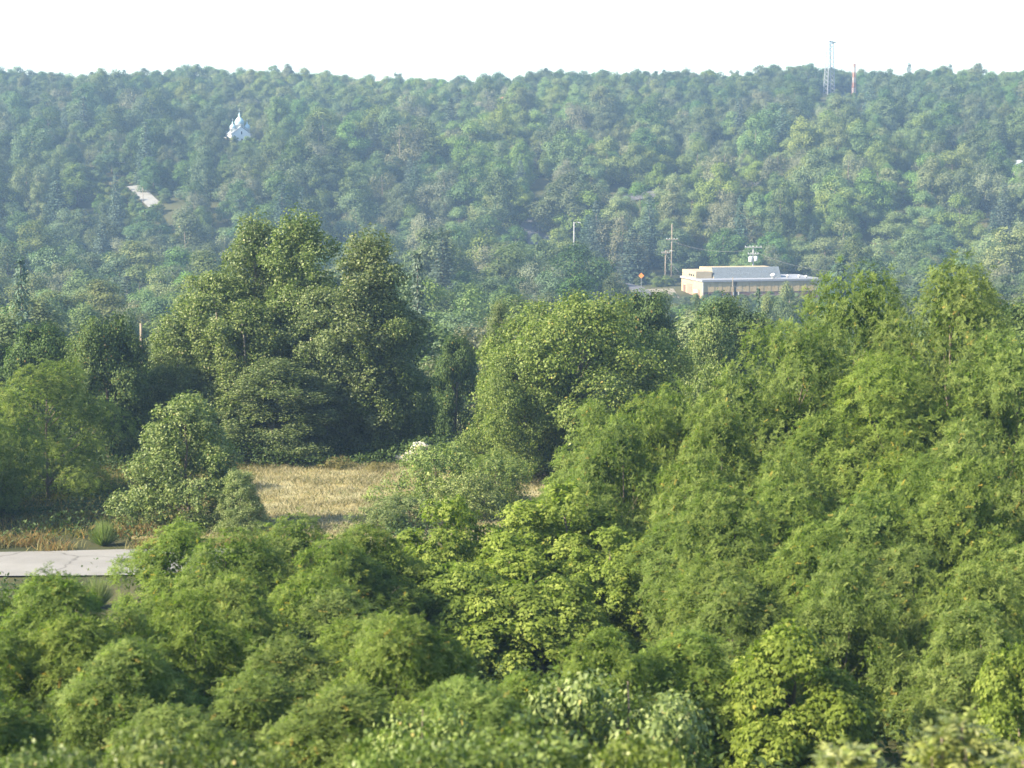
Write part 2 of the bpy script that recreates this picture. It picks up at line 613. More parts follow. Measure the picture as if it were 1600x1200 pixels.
def clusters(rng, C, r, n, squash=.85, up=.3, out=.9, fill=.80, ragged=.14):
    """points with outward directions on the free upper surfaces of the lobes"""
    m = int(n * 2.2)
    w = r * r
    i = rng.choice(len(C), m, p=w / w.sum())
    axis = unit(np.stack([C[:, 0], C[:, 1], np.zeros(len(C))], 1))
    d = unit(rnd_unit(rng, m) * .95 + axis[i] * out * .6 + UP * up)
    sc = np.array([1, 1, squash])
    rag = rng.uniform(.82, 1.06, m)
    rag = np.where(rng.uniform(0, 1, m) < ragged, rng.uniform(1.05, 1.38, m), rag)
    P = C[i] + d * sc * (r[i] * rag)[:, None]
    ok = np.ones(m, bool)
    for k in range(0, m, 4000):
        q = P[k:k + 4000]
        dd = np.linalg.norm((q[:, None] - C[None]) / sc, axis=2) / r[None]
        ok[k:k + 4000] = (dd < fill).sum(1) == 0
    P, d, i = P[ok][:n], d[ok][:n], i[ok][:n]
    return P, d, i


def limbs(rng, mb, C, r, H, base, r0, n, lean=.15, k=6, top=.8):
    a = rng.uniform(0, 6.28)
    ax = np.array([math.cos(a), math.sin(a), 0]) * lean * H * .12
    zs = np.linspace(-.25, H * top, 7)
    pts = np.stack([ax[0] * (zs / H) ** 2 + rng.normal(0, .012 * H, 7) * (zs > .1), ax[1] * (zs / H) ** 2 + rng.normal(0, .012 * H, 7) * (zs > .1), zs], 1)
    rr = r0 * np.linspace(1.15, .22, 7)
    mb.tube(pts, rr, k)
    order = rng.permutation(len(C))[:n]
    for j in order:
        t = np.clip((C[j, 2] - .45 * np.linalg.norm(C[j, :2]) - .1 * H) / (H * top), .12, .9)
        s = np.array([np.interp(t * H * top, zs, pts[:, c]) for c in range(3)])
        e = C[j] + np.array([0, 0, r[j] * .3])
        mid = s * .5 + e * .5 + np.array([0, 0, -.06 * np.linalg.norm(e - s)]) + rng.normal(0, .04, 3) * np.linalg.norm(e - s)
        q = np.array([s, s * .75 + mid * .25 + rng.normal(0, .02, 3), mid, mid * .45 + e * .55 + rng.normal(0, .03, 3), e])
        rb = r0 * .42 * (1 - t * .5)
        mb.tube(q, rb * np.array([1, .8, .6, .4, .15]), 5)


def tint_of(rng, ci, n_cl, n, spread=.22, odd=.012, base=.45):
    cl = rng.normal(0, spread * .7, n_cl)
    t = np.clip(base + cl[ci] + rng.normal(0, spread, n), 0, .93)
    t[rng.uniform(0, 1, n) < odd] = 1.0
    return t


def crown_simple(rng, C, r, n_cl, per, L, W, spread, mat, name, inner=None, droop=.3, nb=.45, odd=.012, shoot=0.0, form=.7, tsp=.22):
    """simple leaves scattered in tufts on the lobes; inner = (count, size) fills the shaded core"""
    P, d, li = clusters(rng, C, r, n_cl)
    n_cl = len(P)
    ci = np.repeat(np.arange(n_cl), per)
    n = len(ci)
    off = np.clip(rng.normal(size=(n, 3)), -1.7, 1.7) * spread * np.array([1, 1, .75])
    if shoot:
        s = rng.uniform(0, 1, n)[:, None]
        off = off * (1.1 - .8 * s) + unit(d[ci] + UP * .8) * s * shoot
    Q = P[ci] + off
    Nn = unit(d[ci] * form + UP * .3 + rnd_unit(rng, n) * nb)
    T = rnd_unit(rng, n) + d[ci] * .4 - UP * droop
    lk = rng.uniform(.7, 1.25, n)
    V, Fq = quads_leaf(Q, Nn, T, L * lk, W * lk)
    tt = tint_of(rng, ci, n_cl, n, tsp, odd=odd)
    Vs, Fs, ts = [V], [Fq], [tt]
    if inner:
        m, sz = inner
        j = rng.choice(len(C), m, p=r ** 2 / (r ** 2).sum())
        Qi = C[j] * np.array([.9, .9, 1]) + rnd_unit(rng, m) * (r[j] * rng.uniform(.1, .8, m))[:, None]
        Vi, Fi = quads_leaf(Qi, rnd_unit(rng, m), rnd_unit(rng, m), sz * rng.uniform(.7, 1.2, m), sz * .7)
        Fs.append(Fi + len(V))
        Vs.append(Vi)
        ts.append(np.clip(rng.normal(.35, .15, m), 0, .9))
    return mesh_np(name, np.concatenate(Vs), [np.concatenate(Fs)], mat, np.concatenate(ts))


def crown_compound(rng, C, r, n_sh, per, length, pairs, ll, lw, droop, mat, name, inner, tri=True, odd=.012, lift=.75, spread=.22):
    P, d, li = clusters(rng, C, r, n_sh, up=.32, out=1.0, ragged=.20)
    n_sh = len(P)
    A = unit(d + UP * lift)
    ref = unit(np.cross(A, rnd_unit(rng, n_sh)))
    ref2 = np.cross(A, ref)
    ci = np.repeat(np.arange(n_sh), per)
    n = len(ci)
    k = np.tile(np.arange(per), n_sh)
    ang = k * 2.4 + rng.uniform(0, 6.28, n_sh)[ci]
    el = rng.uniform(.15, .95, n)[:, None]
    Dr = unit(A[ci] * el + (ref[ci] * np.cos(ang)[:, None] + ref2[ci] * np.sin(ang)[:, None]) * 1.0 + rng.normal(size=(n, 3)) * .15)
    back = rng.uniform(0, .7, n)[:, None]
    Q = P[ci] - A[ci] * back * length * .9
    Nn = unit(A[ci] + rnd_unit(rng, n) * .35)
    V, Fq, par = compound(rng, Q, Dr, Nn, length * rng.uniform(.7, 1.15, n), pairs, ll, lw, droop, tri)
    cl = rng.normal(0, .20, n_sh)
    lf = np.clip(.50 + cl[ci] + rng.normal(0, spread * .7, n) - back[:, 0] * .22, 0, .93)
    lf[rng.uniform(0, 1, n) < odd] = 1.0
    tt = np.where(lf[par] > .95, 1.0, np.clip(lf[par] + rng.normal(0, .06, len(par)), 0, .93))
    m, sz = inner
    j = rng.choice(len(C), m, p=r ** 2 / (r ** 2).sum())
    Qi = C[j] * np.array([.92, .92, 1]) + rnd_unit(rng, m) * (r[j] * rng.uniform(.1, .85, m))[:, None]
    Vi, Fi = quads_leaf(Qi, rnd_unit(rng, m), rnd_unit(rng, m), sz * rng.uniform(.7, 1.2, m), sz * .55)
    ti = np.clip(rng.normal(.3, .15, m), 0, .9)
    Fi = Fi + len(V)
    if Fq.shape[1] == 3:
        return mesh_np(name, np.concatenate([V, Vi]), [Fq, Fi], mat, np.concatenate([tt, ti]))
    return mesh_np(name, np.concatenate([V, Vi]), [np.concatenate([Fq, Fi])], mat, np.concatenate([tt, ti]))


PROTO = {}      # key -> (trunk mesh, crown mesh, H, R)


def proto(key, seed, H, R, base, prof, n_l, lr, crown_f, r0, n_limb, bark='bark', inner=.55, irregular=.22, top=.8):
    rng = np.random.default_rng(seed)
    C, r = lobes(rng, H, R, base, prof, n_l, lr, inner, irregular)
    mb = MB()
    limbs(rng, mb, C, r, H, base, r0, n_limb, top=top)
    cm = crown_f(rng, C, r)
    co = np.empty(len(cm.vertices) * 3, np.float32)
    cm.vertices.foreach_get('co', co)
    co = co.reshape(-1, 3)
    rr = np.percentile(np.hypot(co[:, 0], co[:, 1]), 98.5)
    co[:, :2] *= R / rr
    zt = np.percentile(co[:, 2], 99.85)
    co[:, 2] *= H / zt
    cm.vertices.foreach_set('co', co.ravel())
    cm.update()
    tm = mb.mesh('trunk', M[bark], True)
    tm.transform(mathutils.Matrix.Diagonal((R / rr, R / rr, H / zt, 1)))
    PROTO[key] = (tm, cm, H, R)


def locust_crown(n_sh, inner):
    return lambda rng, C, r: crown_compound(rng, C, r, n_sh, 9, .22, 5, .058, .030, .20, M['locust'], 'crown', inner, odd=.010)


proto('locust_big_a', 11, 9.5, 3.7, .5, oval, 62, (.20, .36), locust_crown(2500, (12000, .20)), .12, 26)
proto('locust_big_b', 12, 9.0, 3.9, .4, dome, 62, (.20, .36), locust_crown(2500, (12000, .20)), .12, 26)
proto('locust_mid_a', 13, 6.0, 2.9, .1, dome, 48, (.21, .38), locust_crown(1700, (8000, .17)), .07, 20)
proto('locust_mid_b', 14, 6.0, 2.9, .1, mound, 48, (.21, .38), locust_crown(1700, (8000, .17)), .07, 20)
proto('locust_small_a', 15, 3.8, 2.1, .15, mound, 38, (.22, .40), locust_crown(1050, (5000, .14)), .045, 14)
proto('locust_small_b', 16, 3.8, 2.0, .15, dome, 38, (.22, .40), locust_crown(1050, (5000, .14)), .045, 14)


def elder_crown(n_sh, inner):
    return lambda rng, C, r: crown_compound(rng, C, r, n_sh, 7, .20, 2, .125, .060, .75, M['boxelder'], 'crown', inner, tri=False, odd=.01, lift=.7)


proto('elder_a', 21, 5.6, 2.3, .3, dome, 55, (.18, .32), elder_crown(1300, (5500, .18)), .09, 16)
proto('elder_b', 22, 3.6, 1.8, .15, mound, 40, (.2, .34), elder_crown(850, (3500, .16)), .07, 14)


def simple(n_cl, per, L, W, sp, mat, inner, **kw):
    return lambda rng, C, r: crown_simple(rng, C, r, n_cl, per, L, W, sp, M[mat], 'crown', inner, **kw)


proto('maple', 31, 9.6, 5.8, 1.2, dome, 125, (.11, .21), simple(2600, 22, .16, .12, .22, 'maple', (9000, .26), form=.55, nb=.55), .24, 34)
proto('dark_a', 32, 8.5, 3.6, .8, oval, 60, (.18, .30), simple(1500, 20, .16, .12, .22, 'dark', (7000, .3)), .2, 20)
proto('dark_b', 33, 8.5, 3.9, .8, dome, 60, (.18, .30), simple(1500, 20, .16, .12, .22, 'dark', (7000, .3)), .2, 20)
proto('poplar_a', 34, 14, 2.9, 1.0, column, 150, (.15, .27), simple(2700, 16, .14, .11, .24, 'poplar', (10000, .22), form=.45, nb=.6, shoot=.3), .17, 40, 'pale_bark', inner=.35, top=.93)
proto('poplar_b', 35, 11, 3.0, .5, oval, 110, (.15, .27), simple(2200, 16, .14, .11, .24, 'poplar', (8000, .22), form=.45, nb=.6, shoot=.3), .15, 34, 'pale_bark', inner=.4, top=.9)
proto('conic', 36, 5.6, 2.6, .15, cone, 130, (.10, .19), simple(1500, 16, .12, .065, .15, 'pale', (5000, .18), shoot=.3, form=.5, nb=.6), .08, 30, irregular=.12, top=.9)
proto('cherry', 37, 3.4, 2.8, .1, mound, 45, (.14, .26), simple(620, 18, .16, .075, .16, 'pale', (1500, .2), shoot=.45), .06, 34, irregular=.3)
proto('scrub', 38, 1.5, 1.6, .05, mound, 30, (.2, .34), simple(260, 14, .11, .05, .12, 'scrub', (700, .15), shoot=.3), .03, 16)
proto('hedge', 39, 2.6, 2.4, .1, mound, 60, (.16, .28), simple(1500, 14, .085, .055, .10, 'hedge', (3000, .14), nb=.8), .05, 20)
proto('leafy', 40, 2.6, 1.6, .1, oval, 45, (.18, .30), simple(620, 16, .11, .07, .13, 'pale', (2500, .14)), .05, 16)

# valley trees (150-480 m) and hillside trees (450-1250 m)
for i in range(3):
    proto(f'round{i}', 50 + i, 11, 4.9, 1.0, dome, 34, (.22, .36), simple(900, 12, .30, .24, .36, 'h_round', (1200, .5), nb=.35, tsp=.13, odd=.004), .2, 8, irregular=.28)
    proto(f'light{i}', 60 + i, 10.5, 4.5, .8, [oval, dome, oval][i], 36, (.20, .34), simple(900, 12, .28, .22, .36, 'h_light', (1200, .5), nb=.35, tsp=.13, odd=.004), .18, 8, irregular=.28)
for i in range(2):
    proto(f'grey{i}', 70 + i, 9.5, 4.8, .6, dome, 32, (.24, .36), simple(900, 12, .26, .17, .36, 'h_grey', (1200, .5), nb=.35, tsp=.13, odd=.004), .18, 8)
    proto(f'tall{i}', 75 + i, 13, 3.6, .8, oval, 44, (.22, .36), simple(900, 12, .28, .20, .34, 'h_pop', (1200, .5), nb=.35, tsp=.13, odd=.004), .16, 10)


def conifer_mesh(seed, H, R, tiers, per, size, mat):
    rng = np.random.default_rng(seed)
    Ps, Ns, Ts, L, ci = [], [], [], [], []
    for t in np.linspace(.06, .985, tiers):
        z = H * t
        rr = R * (1 - t) ** .85 * rng.uniform(.85, 1.1) + .12
        nb = max(5, int(per * (1 - t * .55)))
        for a in np.arange(nb) * 6.283 / nb + rng.uniform(0, 6.28):
            q = rr * rng.uniform(.72, 1.12)
            dr = np.array([math.cos(a), math.sin(a), 0])
            ns = max(3, int(q / (size * .42)))
            for s in np.linspace(.15, 1, ns):
                p = dr * q * s + np.array([0, 0, z - .30 * q * s + .12 * q * s * s])
                for sg in (-1, 1):
                    sd = np.array([-dr[1], dr[0], 0]) * sg
                    Ps.append(p + rng.normal(0, .06, 3))
                    Ts.append(dr * .8 + sd * .75 - UP * .25 + rng.normal(0, .2, 3))
                    Ns.append(UP * .8 + dr * .3 + rng.normal(0, .4, 3))
                    L.append(size * rng.uniform(.8, 1.3) * (1.15 - .4 * s))
    Ps, Ns, Ts, L = map(np.array, (Ps, Ns, Ts, L))
    V, Fq = quads_leaf(Ps, unit(Ns), unit(Ts), L, L * .42)
    return mesh_np('crown', V, [Fq], mat, np.clip(rng.normal(.45, .2, len(Ps)), 0, 1))


for i in range(2):
    mb = MB()
    mb.tube([(0, 0, -.3), (0, 0, 5), (0, 0, 11.6)], [.2, .13, .03], 6)
    PROTO[f'spruce{i}'] = (mb.mesh('trunk', M['bark'], True), conifer_mesh(80 + i, 12, 2.9 + .3 * i, 26, 15, .5, M['needle']), 12.0, 2.9 + .3 * i)


# ------------------------------------------------------------------ trees as things
def plant(key, x, y, h, w, rz, name, label, cat, group, z=None):
    tm, cm, H, R = PROTO[key]
    o = thing(name, label, cat, (x, y, g(x, y) if z is None else z), rz, group)
    o.scale = (w / (2 * R), w / (2 * R), h / H)
    a = link('trunk', tm, o)
    b = link('crown', cm, o)
    return o


OCC = []        # (u0, u1, vtop, vbot, d) of the plants placed by hand


def at(key, u, vtop, d, wpx, rz, name, label, cat='tree', group=None):
    p = pix(u, vtop, d)
    x = p[0]
    h = p[2] - g(x, d)
    w = wpx * d / F_PX
    vb = float(proj(np.array([x, d, g(x, d)]))[1])
    OCC.append((u - wpx / 2, u + wpx / 2, vtop, vb, d))
    return plant(key, x, d, h * 1.0, w * 1.06, rz, name, label, cat, group)


LG = 'feathery locust trees filling the slope'
BL, SL = 'locust_tree', 'locust tree'
for k, u, v, d, w, rz, lab in [
    ('locust_big_b', 1335, 412, 66, 270, .3, 'tall locust tree whose crown hides the far end of the tan building'),
    ('locust_big_b', 1490, 400, 63, 310, 1.9, 'tallest locust tree, broad crown at the edge of the picture, top right'),
    ('locust_big_a', 1255, 500, 61, 260, 3.9, 'locust tree in front and left of the tall locust hiding the building end'),
    ('locust_big_b', 1400, 545, 58, 300, 5.1, 'broad locust tree under the two tallest locusts'),
    ('locust_big_a', 1590, 520, 57, 260, 2.2, 'locust tree at the right edge just below the tallest locust'),
    ('locust_small_a', 1530, 945, 38, 190, 5.2, 'shaded low locust tree near the right edge above the sumacs'),
    ('locust_small_b', 75, 893, 37, 230, .5, 'yellowish locust tree at the left edge in front of the road'),
    ('locust_small_a', -20, 925, 38, 200, 2.5, 'locust cut by the left edge, level with the road'),
    ('locust_small_a', 190, 950, 39, 180, 3.6, 'low locust tree just below the near road edge'),
    ('locust_small_b', 110, 960, 35, 220, 1.6, 'low locust tree in front of the yellowish one at the left edge'),
    ('locust_mid_a', 572, 822, 48, 200, .8, 'locust tree at the right end of the field thicket, touching the box elders'),
    ('locust_mid_b', 505, 838, 46, 190, 3.8, 'locust tree before the dry field, next to the thicket end'),
    ('locust_small_a', 720, 1062, 30, 190, .9, 'low locust sapling behind the bright hedge, left of its peak'),
    ('locust_small_b', 820, 1050, 31, 180, 3.0, 'low locust sapling behind the peak of the bright hedge'),
    ('locust_small_a', 950, 985, 35, 190, 5.5, 'rounded locust sapling in the dark hollow right of the box elders'),
    ('locust_small_b', 1080, 985, 36, 200, 2.3, 'locust sapling between the dark hollow and the pale box elder bush'),
]:
    at(k, u, v, d, w * (1.22 if d > 62 else 1.38 if d > 42 else 1.5), rz, BL, lab, SL, LG)
r1 = np.random.default_rng(9)
ROWS = 'top second third fourth fifth sixth seventh eighth ninth'.split()
NTH = 'first second third fourth fifth sixth seventh eighth ninth tenth eleventh twelfth thirteenth fourteenth fifteenth sixteenth'.split()
# the locust thickets: rows of crowns closing into one canopy
for side, rows in (('slope', [64, 60.5, 57, 53.5, 50, 47, 44, 41]), ('field', [49.5, 46.5, 43.5, 40.5, 37.5, 34.5, 31.5, 28.5])):
    for ri, d in enumerate(rows):
        if side == 'slope':
            ul, ur = np.interp(d, [41, 44, 50, 57, 64], [1110, 1105, 1095, 960, 905]), 1960
        else:
            ul, ur = -70, np.interp(d, [28.5, 35, 42, 49.5], [790, 650, 570, 575])
        step = (2.9 if d > 46 else 2.5) * F_PX / d
        us = np.arange(ul + step * (.25 if ri % 2 else .0), ur, step)
        k = 0
        for u in us:
            u += r1.uniform(-.2, .2) * step
            if side == 'slope':
                v = np.interp(d, [41, 44, 50, 57, 64], [900, 850, 742, 655, 600]) - (60 * (min(u, 1650) - 1150) / 450 if u > 1150 else (1150 - u) * -.10) + r1.normal(0, 22)
            else:
                v = np.interp(d, [28.5, 35, 42, 49.5], [1062, 985, 885, 806]) + r1.normal(0, 24)
                if u < 250:
                    if d > 38 or (d > 34 and u > 130):
                        continue
                    v = max(v, 905 + .25 * u + r1.normal(0, 10))
            if side == 'slope' and d < 46 and u > 1480:
                v += 50
            key = ['locust_mid_a', 'locust_mid_b'][int(r1.integers(2))] if d > 43 else ['locust_small_a', 'locust_small_b'][int(r1.integers(2))]
            where = 'slope below the maple' if side == 'slope' else 'thicket before the dry field'
            at(key, u, v, d, step * (1.75 if d > 43 else 1.55), r1.uniform(0, 6.28), BL, f'{NTH[k]} locust from the left in the {ROWS[ri]} row of the {where}', SL, f'locust {where}')
            k += 1
BG = 'yellow-green box elders'
for k, u, v, d, w, rz, lab in [
    ('elder_a', 700, 780, 53, 175, .4, 'yellow-green box elder left of its larger twin, below the arching shrub'),
    ('elder_a', 892, 762, 54, 230, 2.5, 'larger yellow-green box elder with dark hollow under its right side'),
    ('elder_a', 800, 832, 51, 200, 4.1, 'yellow-green box elder in front of the other two, at centre'),
    ('elder_a', 950, 825, 51, 160, 5.1, 'yellow-green box elder at the right end of the centre group'),
    ('elder_b', 720, 885, 48, 190, 2.1, 'low box elder at the left foot of the centre group'),
    ('elder_b', 850, 905, 47, 200, 3.1, 'low box elder at the front foot of the centre group'),
    ('elder_b', 1240, 985, 35, 200, 1.2, 'pale box elder bush with drooping leaves, lower right'),
    ('elder_b', 1598, 1008, 34, 130, 3.4, 'pale box elder bush cut by the right edge'),
]:
    at(k, u, v, d, w * 1.45, rz, 'box_elder', lab, 'box elder', BG)
HG = 'bright bushes along the bottom edge'
for u, v, d, w, rz, lab in [(800, 1146, 19.5, 760, .5, 'bright green leafy bush peaking at the bottom edge, centre'), (1010, 1164, 19.2, 520, 2.5, 'bright green bush at the bottom, between centre bush and dry weeds'),
                            (610, 1166, 19.0, 520, 1.5, 'bright green bush at the bottom, just left of the peaked centre bush'), (280, 1148, 19.0, 640, 3.5, 'bright green leafy bush along the bottom edge, left'),
                            (60, 1168, 18.5, 520, 5.0, 'bright green bush in the bottom left corner')]:
    at('hedge', u, v, d, w, rz, 'leafy_bush', lab, 'bush', HG)
at('leafy', 985, 1050, 29, 290, .4, 'leafy_shrub', 'pale broad-leaved shrub in front of the dark hollow', 'shrub')
at('leafy', 660, 1090, 26, 230, 2.4, 'leafy_shrub', 'small broad-leaved shrub left behind the centre bush', 'shrub')
at('conic', 290, 618, 78, 215, .3, 'young_tree', 'pale green conical young tree standing behind the road', 'tree')
at('conic', 375, 735, 76, 100, 2.3, 'shrub', 'low dark shrub hugging the right foot of the conical young tree', 'shrub')
at('cherry', 680, 690, 86, 200, .3, 'arching_shrub', 'loose pale shrub with arching shoots at the end of the dry field', 'shrub', 'arching shrubs beside the dry field')
at('cherry', 775, 705, 84, 170, 2.0, 'arching_shrub', 'arching shrub between the maple foot and the box elders', 'shrub', 'arching shrubs beside the dry field')
at('cherry', 640, 770, 78, 160, 4.0, 'arching_shrub', 'low arching shrub in front of the dry field, above the left box elder', 'shrub', 'arching shrubs beside the dry field')
at('cherry', 735, 735, 81, 170, 5.2, 'arching_shrub', 'arching shrub behind the larger box elder', 'shrub', 'arching shrubs beside the dry field')
at('cherry', 590, 788, 76, 130, 1.1, 'arching_shrub', 'lowest arching shrub in front of the dry field', 'shrub', 'arching shrubs beside the dry field')
at('scrub', 528, 712, 99, 75, 0, 'scrub_bush', 'brownish scrub bush at the back of the dry field', 'bush')
at('scrub', 590, 722, 98, 60, 2, 'scrub_bush', 'small brownish scrub bush next to the arching shrub', 'bush')
at('scrub', 450, 730, 100, 70, 4, 'scrub_bush', 'low weedy bush under the poplars', 'bush')
at('maple', 905, 458, 97, 380, .6, 'maple_tree', 'big spreading maple with grey limbs showing, centre of the view', 'maple')
at('maple', 820, 540, 95, 230, 2.6, 'maple_tree', 'lower leafy maple at the left skirt of the big spreading maple', 'maple')
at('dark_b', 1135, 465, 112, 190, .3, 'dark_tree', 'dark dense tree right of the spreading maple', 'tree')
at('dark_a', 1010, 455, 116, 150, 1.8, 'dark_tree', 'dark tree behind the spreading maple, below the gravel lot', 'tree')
at('conic', 1110, 498, 104, 135, 4.0, 'pale_tree', 'half-bare pale-leaved tree in front of the dark dense tree', 'tree')
at('dark_a', 1205, 545, 100, 110, 4.2, 'dark_tree', 'dark tree in the notch between the maple group and the locusts', 'tree')
at('conic', 1120, 572, 80, 150, 1.0, 'leafy_shrub', 'pale shrub rising over the locust slope below the half-bare tree', 'shrub')
at('poplar_a', 400, 338, 109, 165, .2, 'poplar_tree', 'tall poplar, the left peak of the poplar clump', 'poplar', 'poplar clump behind the dry field')
at('poplar_a', 468, 332, 107, 175, 2.0, 'poplar_tree', 'tallest poplar in the middle of the clump', 'poplar', 'poplar clump behind the dry field')
at('poplar_a', 575, 362, 106, 185, 4.1, 'poplar_tree', 'poplar forming the right peak of the clump, behind the gap', 'poplar', 'poplar clump behind the dry field')
at('poplar_b', 335, 425, 106, 190, 1.1, 'poplar_tree', 'lower poplar on the left shoulder of the clump', 'poplar', 'poplar clump behind the dry field')
at('poplar_b', 275, 520, 106, 140, 3.1, 'poplar_tree', 'short poplar at the far left of the clump', 'poplar', 'poplar clump behind the dry field')
at('poplar_b', 430, 560, 102, 200, 5.1, 'poplar_tree', 'short poplar at the front of the clump over the dry field', 'poplar', 'poplar clump behind the dry field')
at('poplar_b', 380, 470, 104, 170, .7, 'poplar_tree', 'poplar filling the clump below its left peak', 'poplar', 'poplar clump behind the dry field')
at('poplar_b', 505, 450, 105, 160, 3.7, 'poplar_tree', 'poplar filling the notch between the two peaks of the clump', 'poplar', 'poplar clump behind the dry field')
at('poplar_b', 600, 470, 105, 150, 1.9, 'poplar_tree', 'poplar at the right foot of the clump, next to the dark trees', 'poplar', 'poplar clump behind the dry field')
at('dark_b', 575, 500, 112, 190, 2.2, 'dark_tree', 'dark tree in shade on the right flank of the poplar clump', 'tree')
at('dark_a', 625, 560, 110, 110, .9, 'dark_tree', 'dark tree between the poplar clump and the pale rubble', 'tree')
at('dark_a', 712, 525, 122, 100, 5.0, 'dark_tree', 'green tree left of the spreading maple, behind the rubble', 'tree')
at('poplar_b', 782, 470, 118, 70, 2.0, 'slim_tree', 'slim yellowish tree top left of the spreading maple', 'tree')
at('locust_big_b', 70, 560, 88, 260, 1.3, 'locust_tree', 'shaded locust tree with sunlit top at the left edge behind the road', 'locust tree', LG)
at('locust_big_a', -40, 600, 80, 200, 3.0, 'locust_tree', 'dark shaded locust tree cut by the left edge', 'locust tree', LG)
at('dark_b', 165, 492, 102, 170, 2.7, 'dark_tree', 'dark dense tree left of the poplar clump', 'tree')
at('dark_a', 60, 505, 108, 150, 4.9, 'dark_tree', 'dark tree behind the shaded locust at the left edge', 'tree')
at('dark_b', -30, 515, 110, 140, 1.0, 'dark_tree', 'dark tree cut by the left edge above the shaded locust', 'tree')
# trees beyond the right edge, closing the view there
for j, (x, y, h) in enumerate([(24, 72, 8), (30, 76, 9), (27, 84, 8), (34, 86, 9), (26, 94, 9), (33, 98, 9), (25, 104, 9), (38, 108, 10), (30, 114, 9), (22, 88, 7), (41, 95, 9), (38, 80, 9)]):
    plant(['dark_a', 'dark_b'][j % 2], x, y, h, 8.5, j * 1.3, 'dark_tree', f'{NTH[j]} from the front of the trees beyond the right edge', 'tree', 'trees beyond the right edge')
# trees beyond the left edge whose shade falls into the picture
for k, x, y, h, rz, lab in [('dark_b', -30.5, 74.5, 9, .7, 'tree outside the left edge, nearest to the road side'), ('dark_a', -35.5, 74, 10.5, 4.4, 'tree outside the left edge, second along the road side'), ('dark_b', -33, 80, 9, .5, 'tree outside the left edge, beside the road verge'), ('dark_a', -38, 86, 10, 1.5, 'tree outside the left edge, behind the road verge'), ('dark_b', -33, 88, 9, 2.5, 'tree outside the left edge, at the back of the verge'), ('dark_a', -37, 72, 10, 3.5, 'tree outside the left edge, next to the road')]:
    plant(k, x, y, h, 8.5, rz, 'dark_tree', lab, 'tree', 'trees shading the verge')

# ------------------------------------------------------------------ sumacs: every frond a part
rng = np.random.default_rng(5)
FRONDS = []
for s in range(5):
    r2 = np.random.default_rng(200 + s)
    n = 1
    V, Fq, par = compound(r2, np.zeros((1, 3)), unit(np.array([[1.0, 0, .55]])), np.array([[-.4, 0, .9]]), .36, 6, .165, .062, .22 + .06 * s, tri=False)
    ss = np.linspace(0, 1, 7)[:, None]
    D = unit(np.array([[1.0, 0, .55]]))
    pts = D * .36 * ss - UP * ((.22 + .06 * s) * .36 * ss * ss)
    mb = MB().tube(pts, np.linspace(.006, .002, 7), 4)
    Vs = np.concatenate(mb.V)
    F4 = np.array([f for f in mb.P if len(f) == 4]) + len(V)
    tt = np.concatenate([np.clip(r2.normal(.62, .16, len(Fq)), 0, .93), np.full(len(F4), .6)])
    FRONDS.append(mesh_np('leaf', np.concatenate([V, Vs]), [np.concatenate([Fq, F4])], M['sumac'], tt))


def sumac(u, vtop, d, wpx, nst, nf, seed, label):
    r2 = np.random.default_rng(seed)
    p = pix(u, vtop, d)
    x, zg = p[0], g(p[0], d)
    h = p[2] - zg
    w = wpx * d / F_PX
    OCC.append((u - wpx / 2, u + wpx / 2, vtop, 1300, d))
    o = thing('sumac_shrub', label, 'shrub', (x, d, zg), 0, 'sumac shrubs in the bottom right corner')
    for i in range(nst):
        a = i * 2.4 + r2.uniform(0, 1)
        rr = w * .5 * math.sqrt((i + .3) / nst) * .8
        tip = np.array([rr * math.cos(a), rr * math.sin(a) * .8, h * (1 - .55 * (rr / (w * .5)) ** 2) - .12 - r2.uniform(0, .15)])
        b = np.array([tip[0] * .25, tip[1] * .25, -.15])
        q = np.array([b, b * .6 + tip * .4 + np.array([-tip[0] * .1, 0, 0]), b * .25 + tip * .75, tip])
        MB().tube(q, [.035, .028, .02, .012], 6).build('stem', M['polewood'], o, True)
        for k in range(nf):
            f = link('leaf', FRONDS[int(r2.integers(5))], o)
            lev = k / nf
            f.location = tip - np.array([0, 0, .28 * lev * lev])
            f.rotation_euler = (r2.normal(0, .18), .45 * (lev - .75) * 2 + .1 + r2.normal(0, .12), k * 2.4 + r2.uniform(-.3, .3))
            sc = r2.uniform(.8, 1.12) * (.7 + .4 * lev)
            f.scale = (sc, sc, sc)
    return o


sumac(1330, 1146, 18.5, 190, 17, 11, 1, 'dense sumac shrub with upright leaves, left of the two taller sumacs')
sumac(1495, 1104, 19.5, 200, 15, 11, 2, 'tallest sumac with bare stem showing in the bottom right corner')
sumac(1590, 1160, 18.0, 150, 10, 11, 3, 'low sumac cut by the bottom right corner')

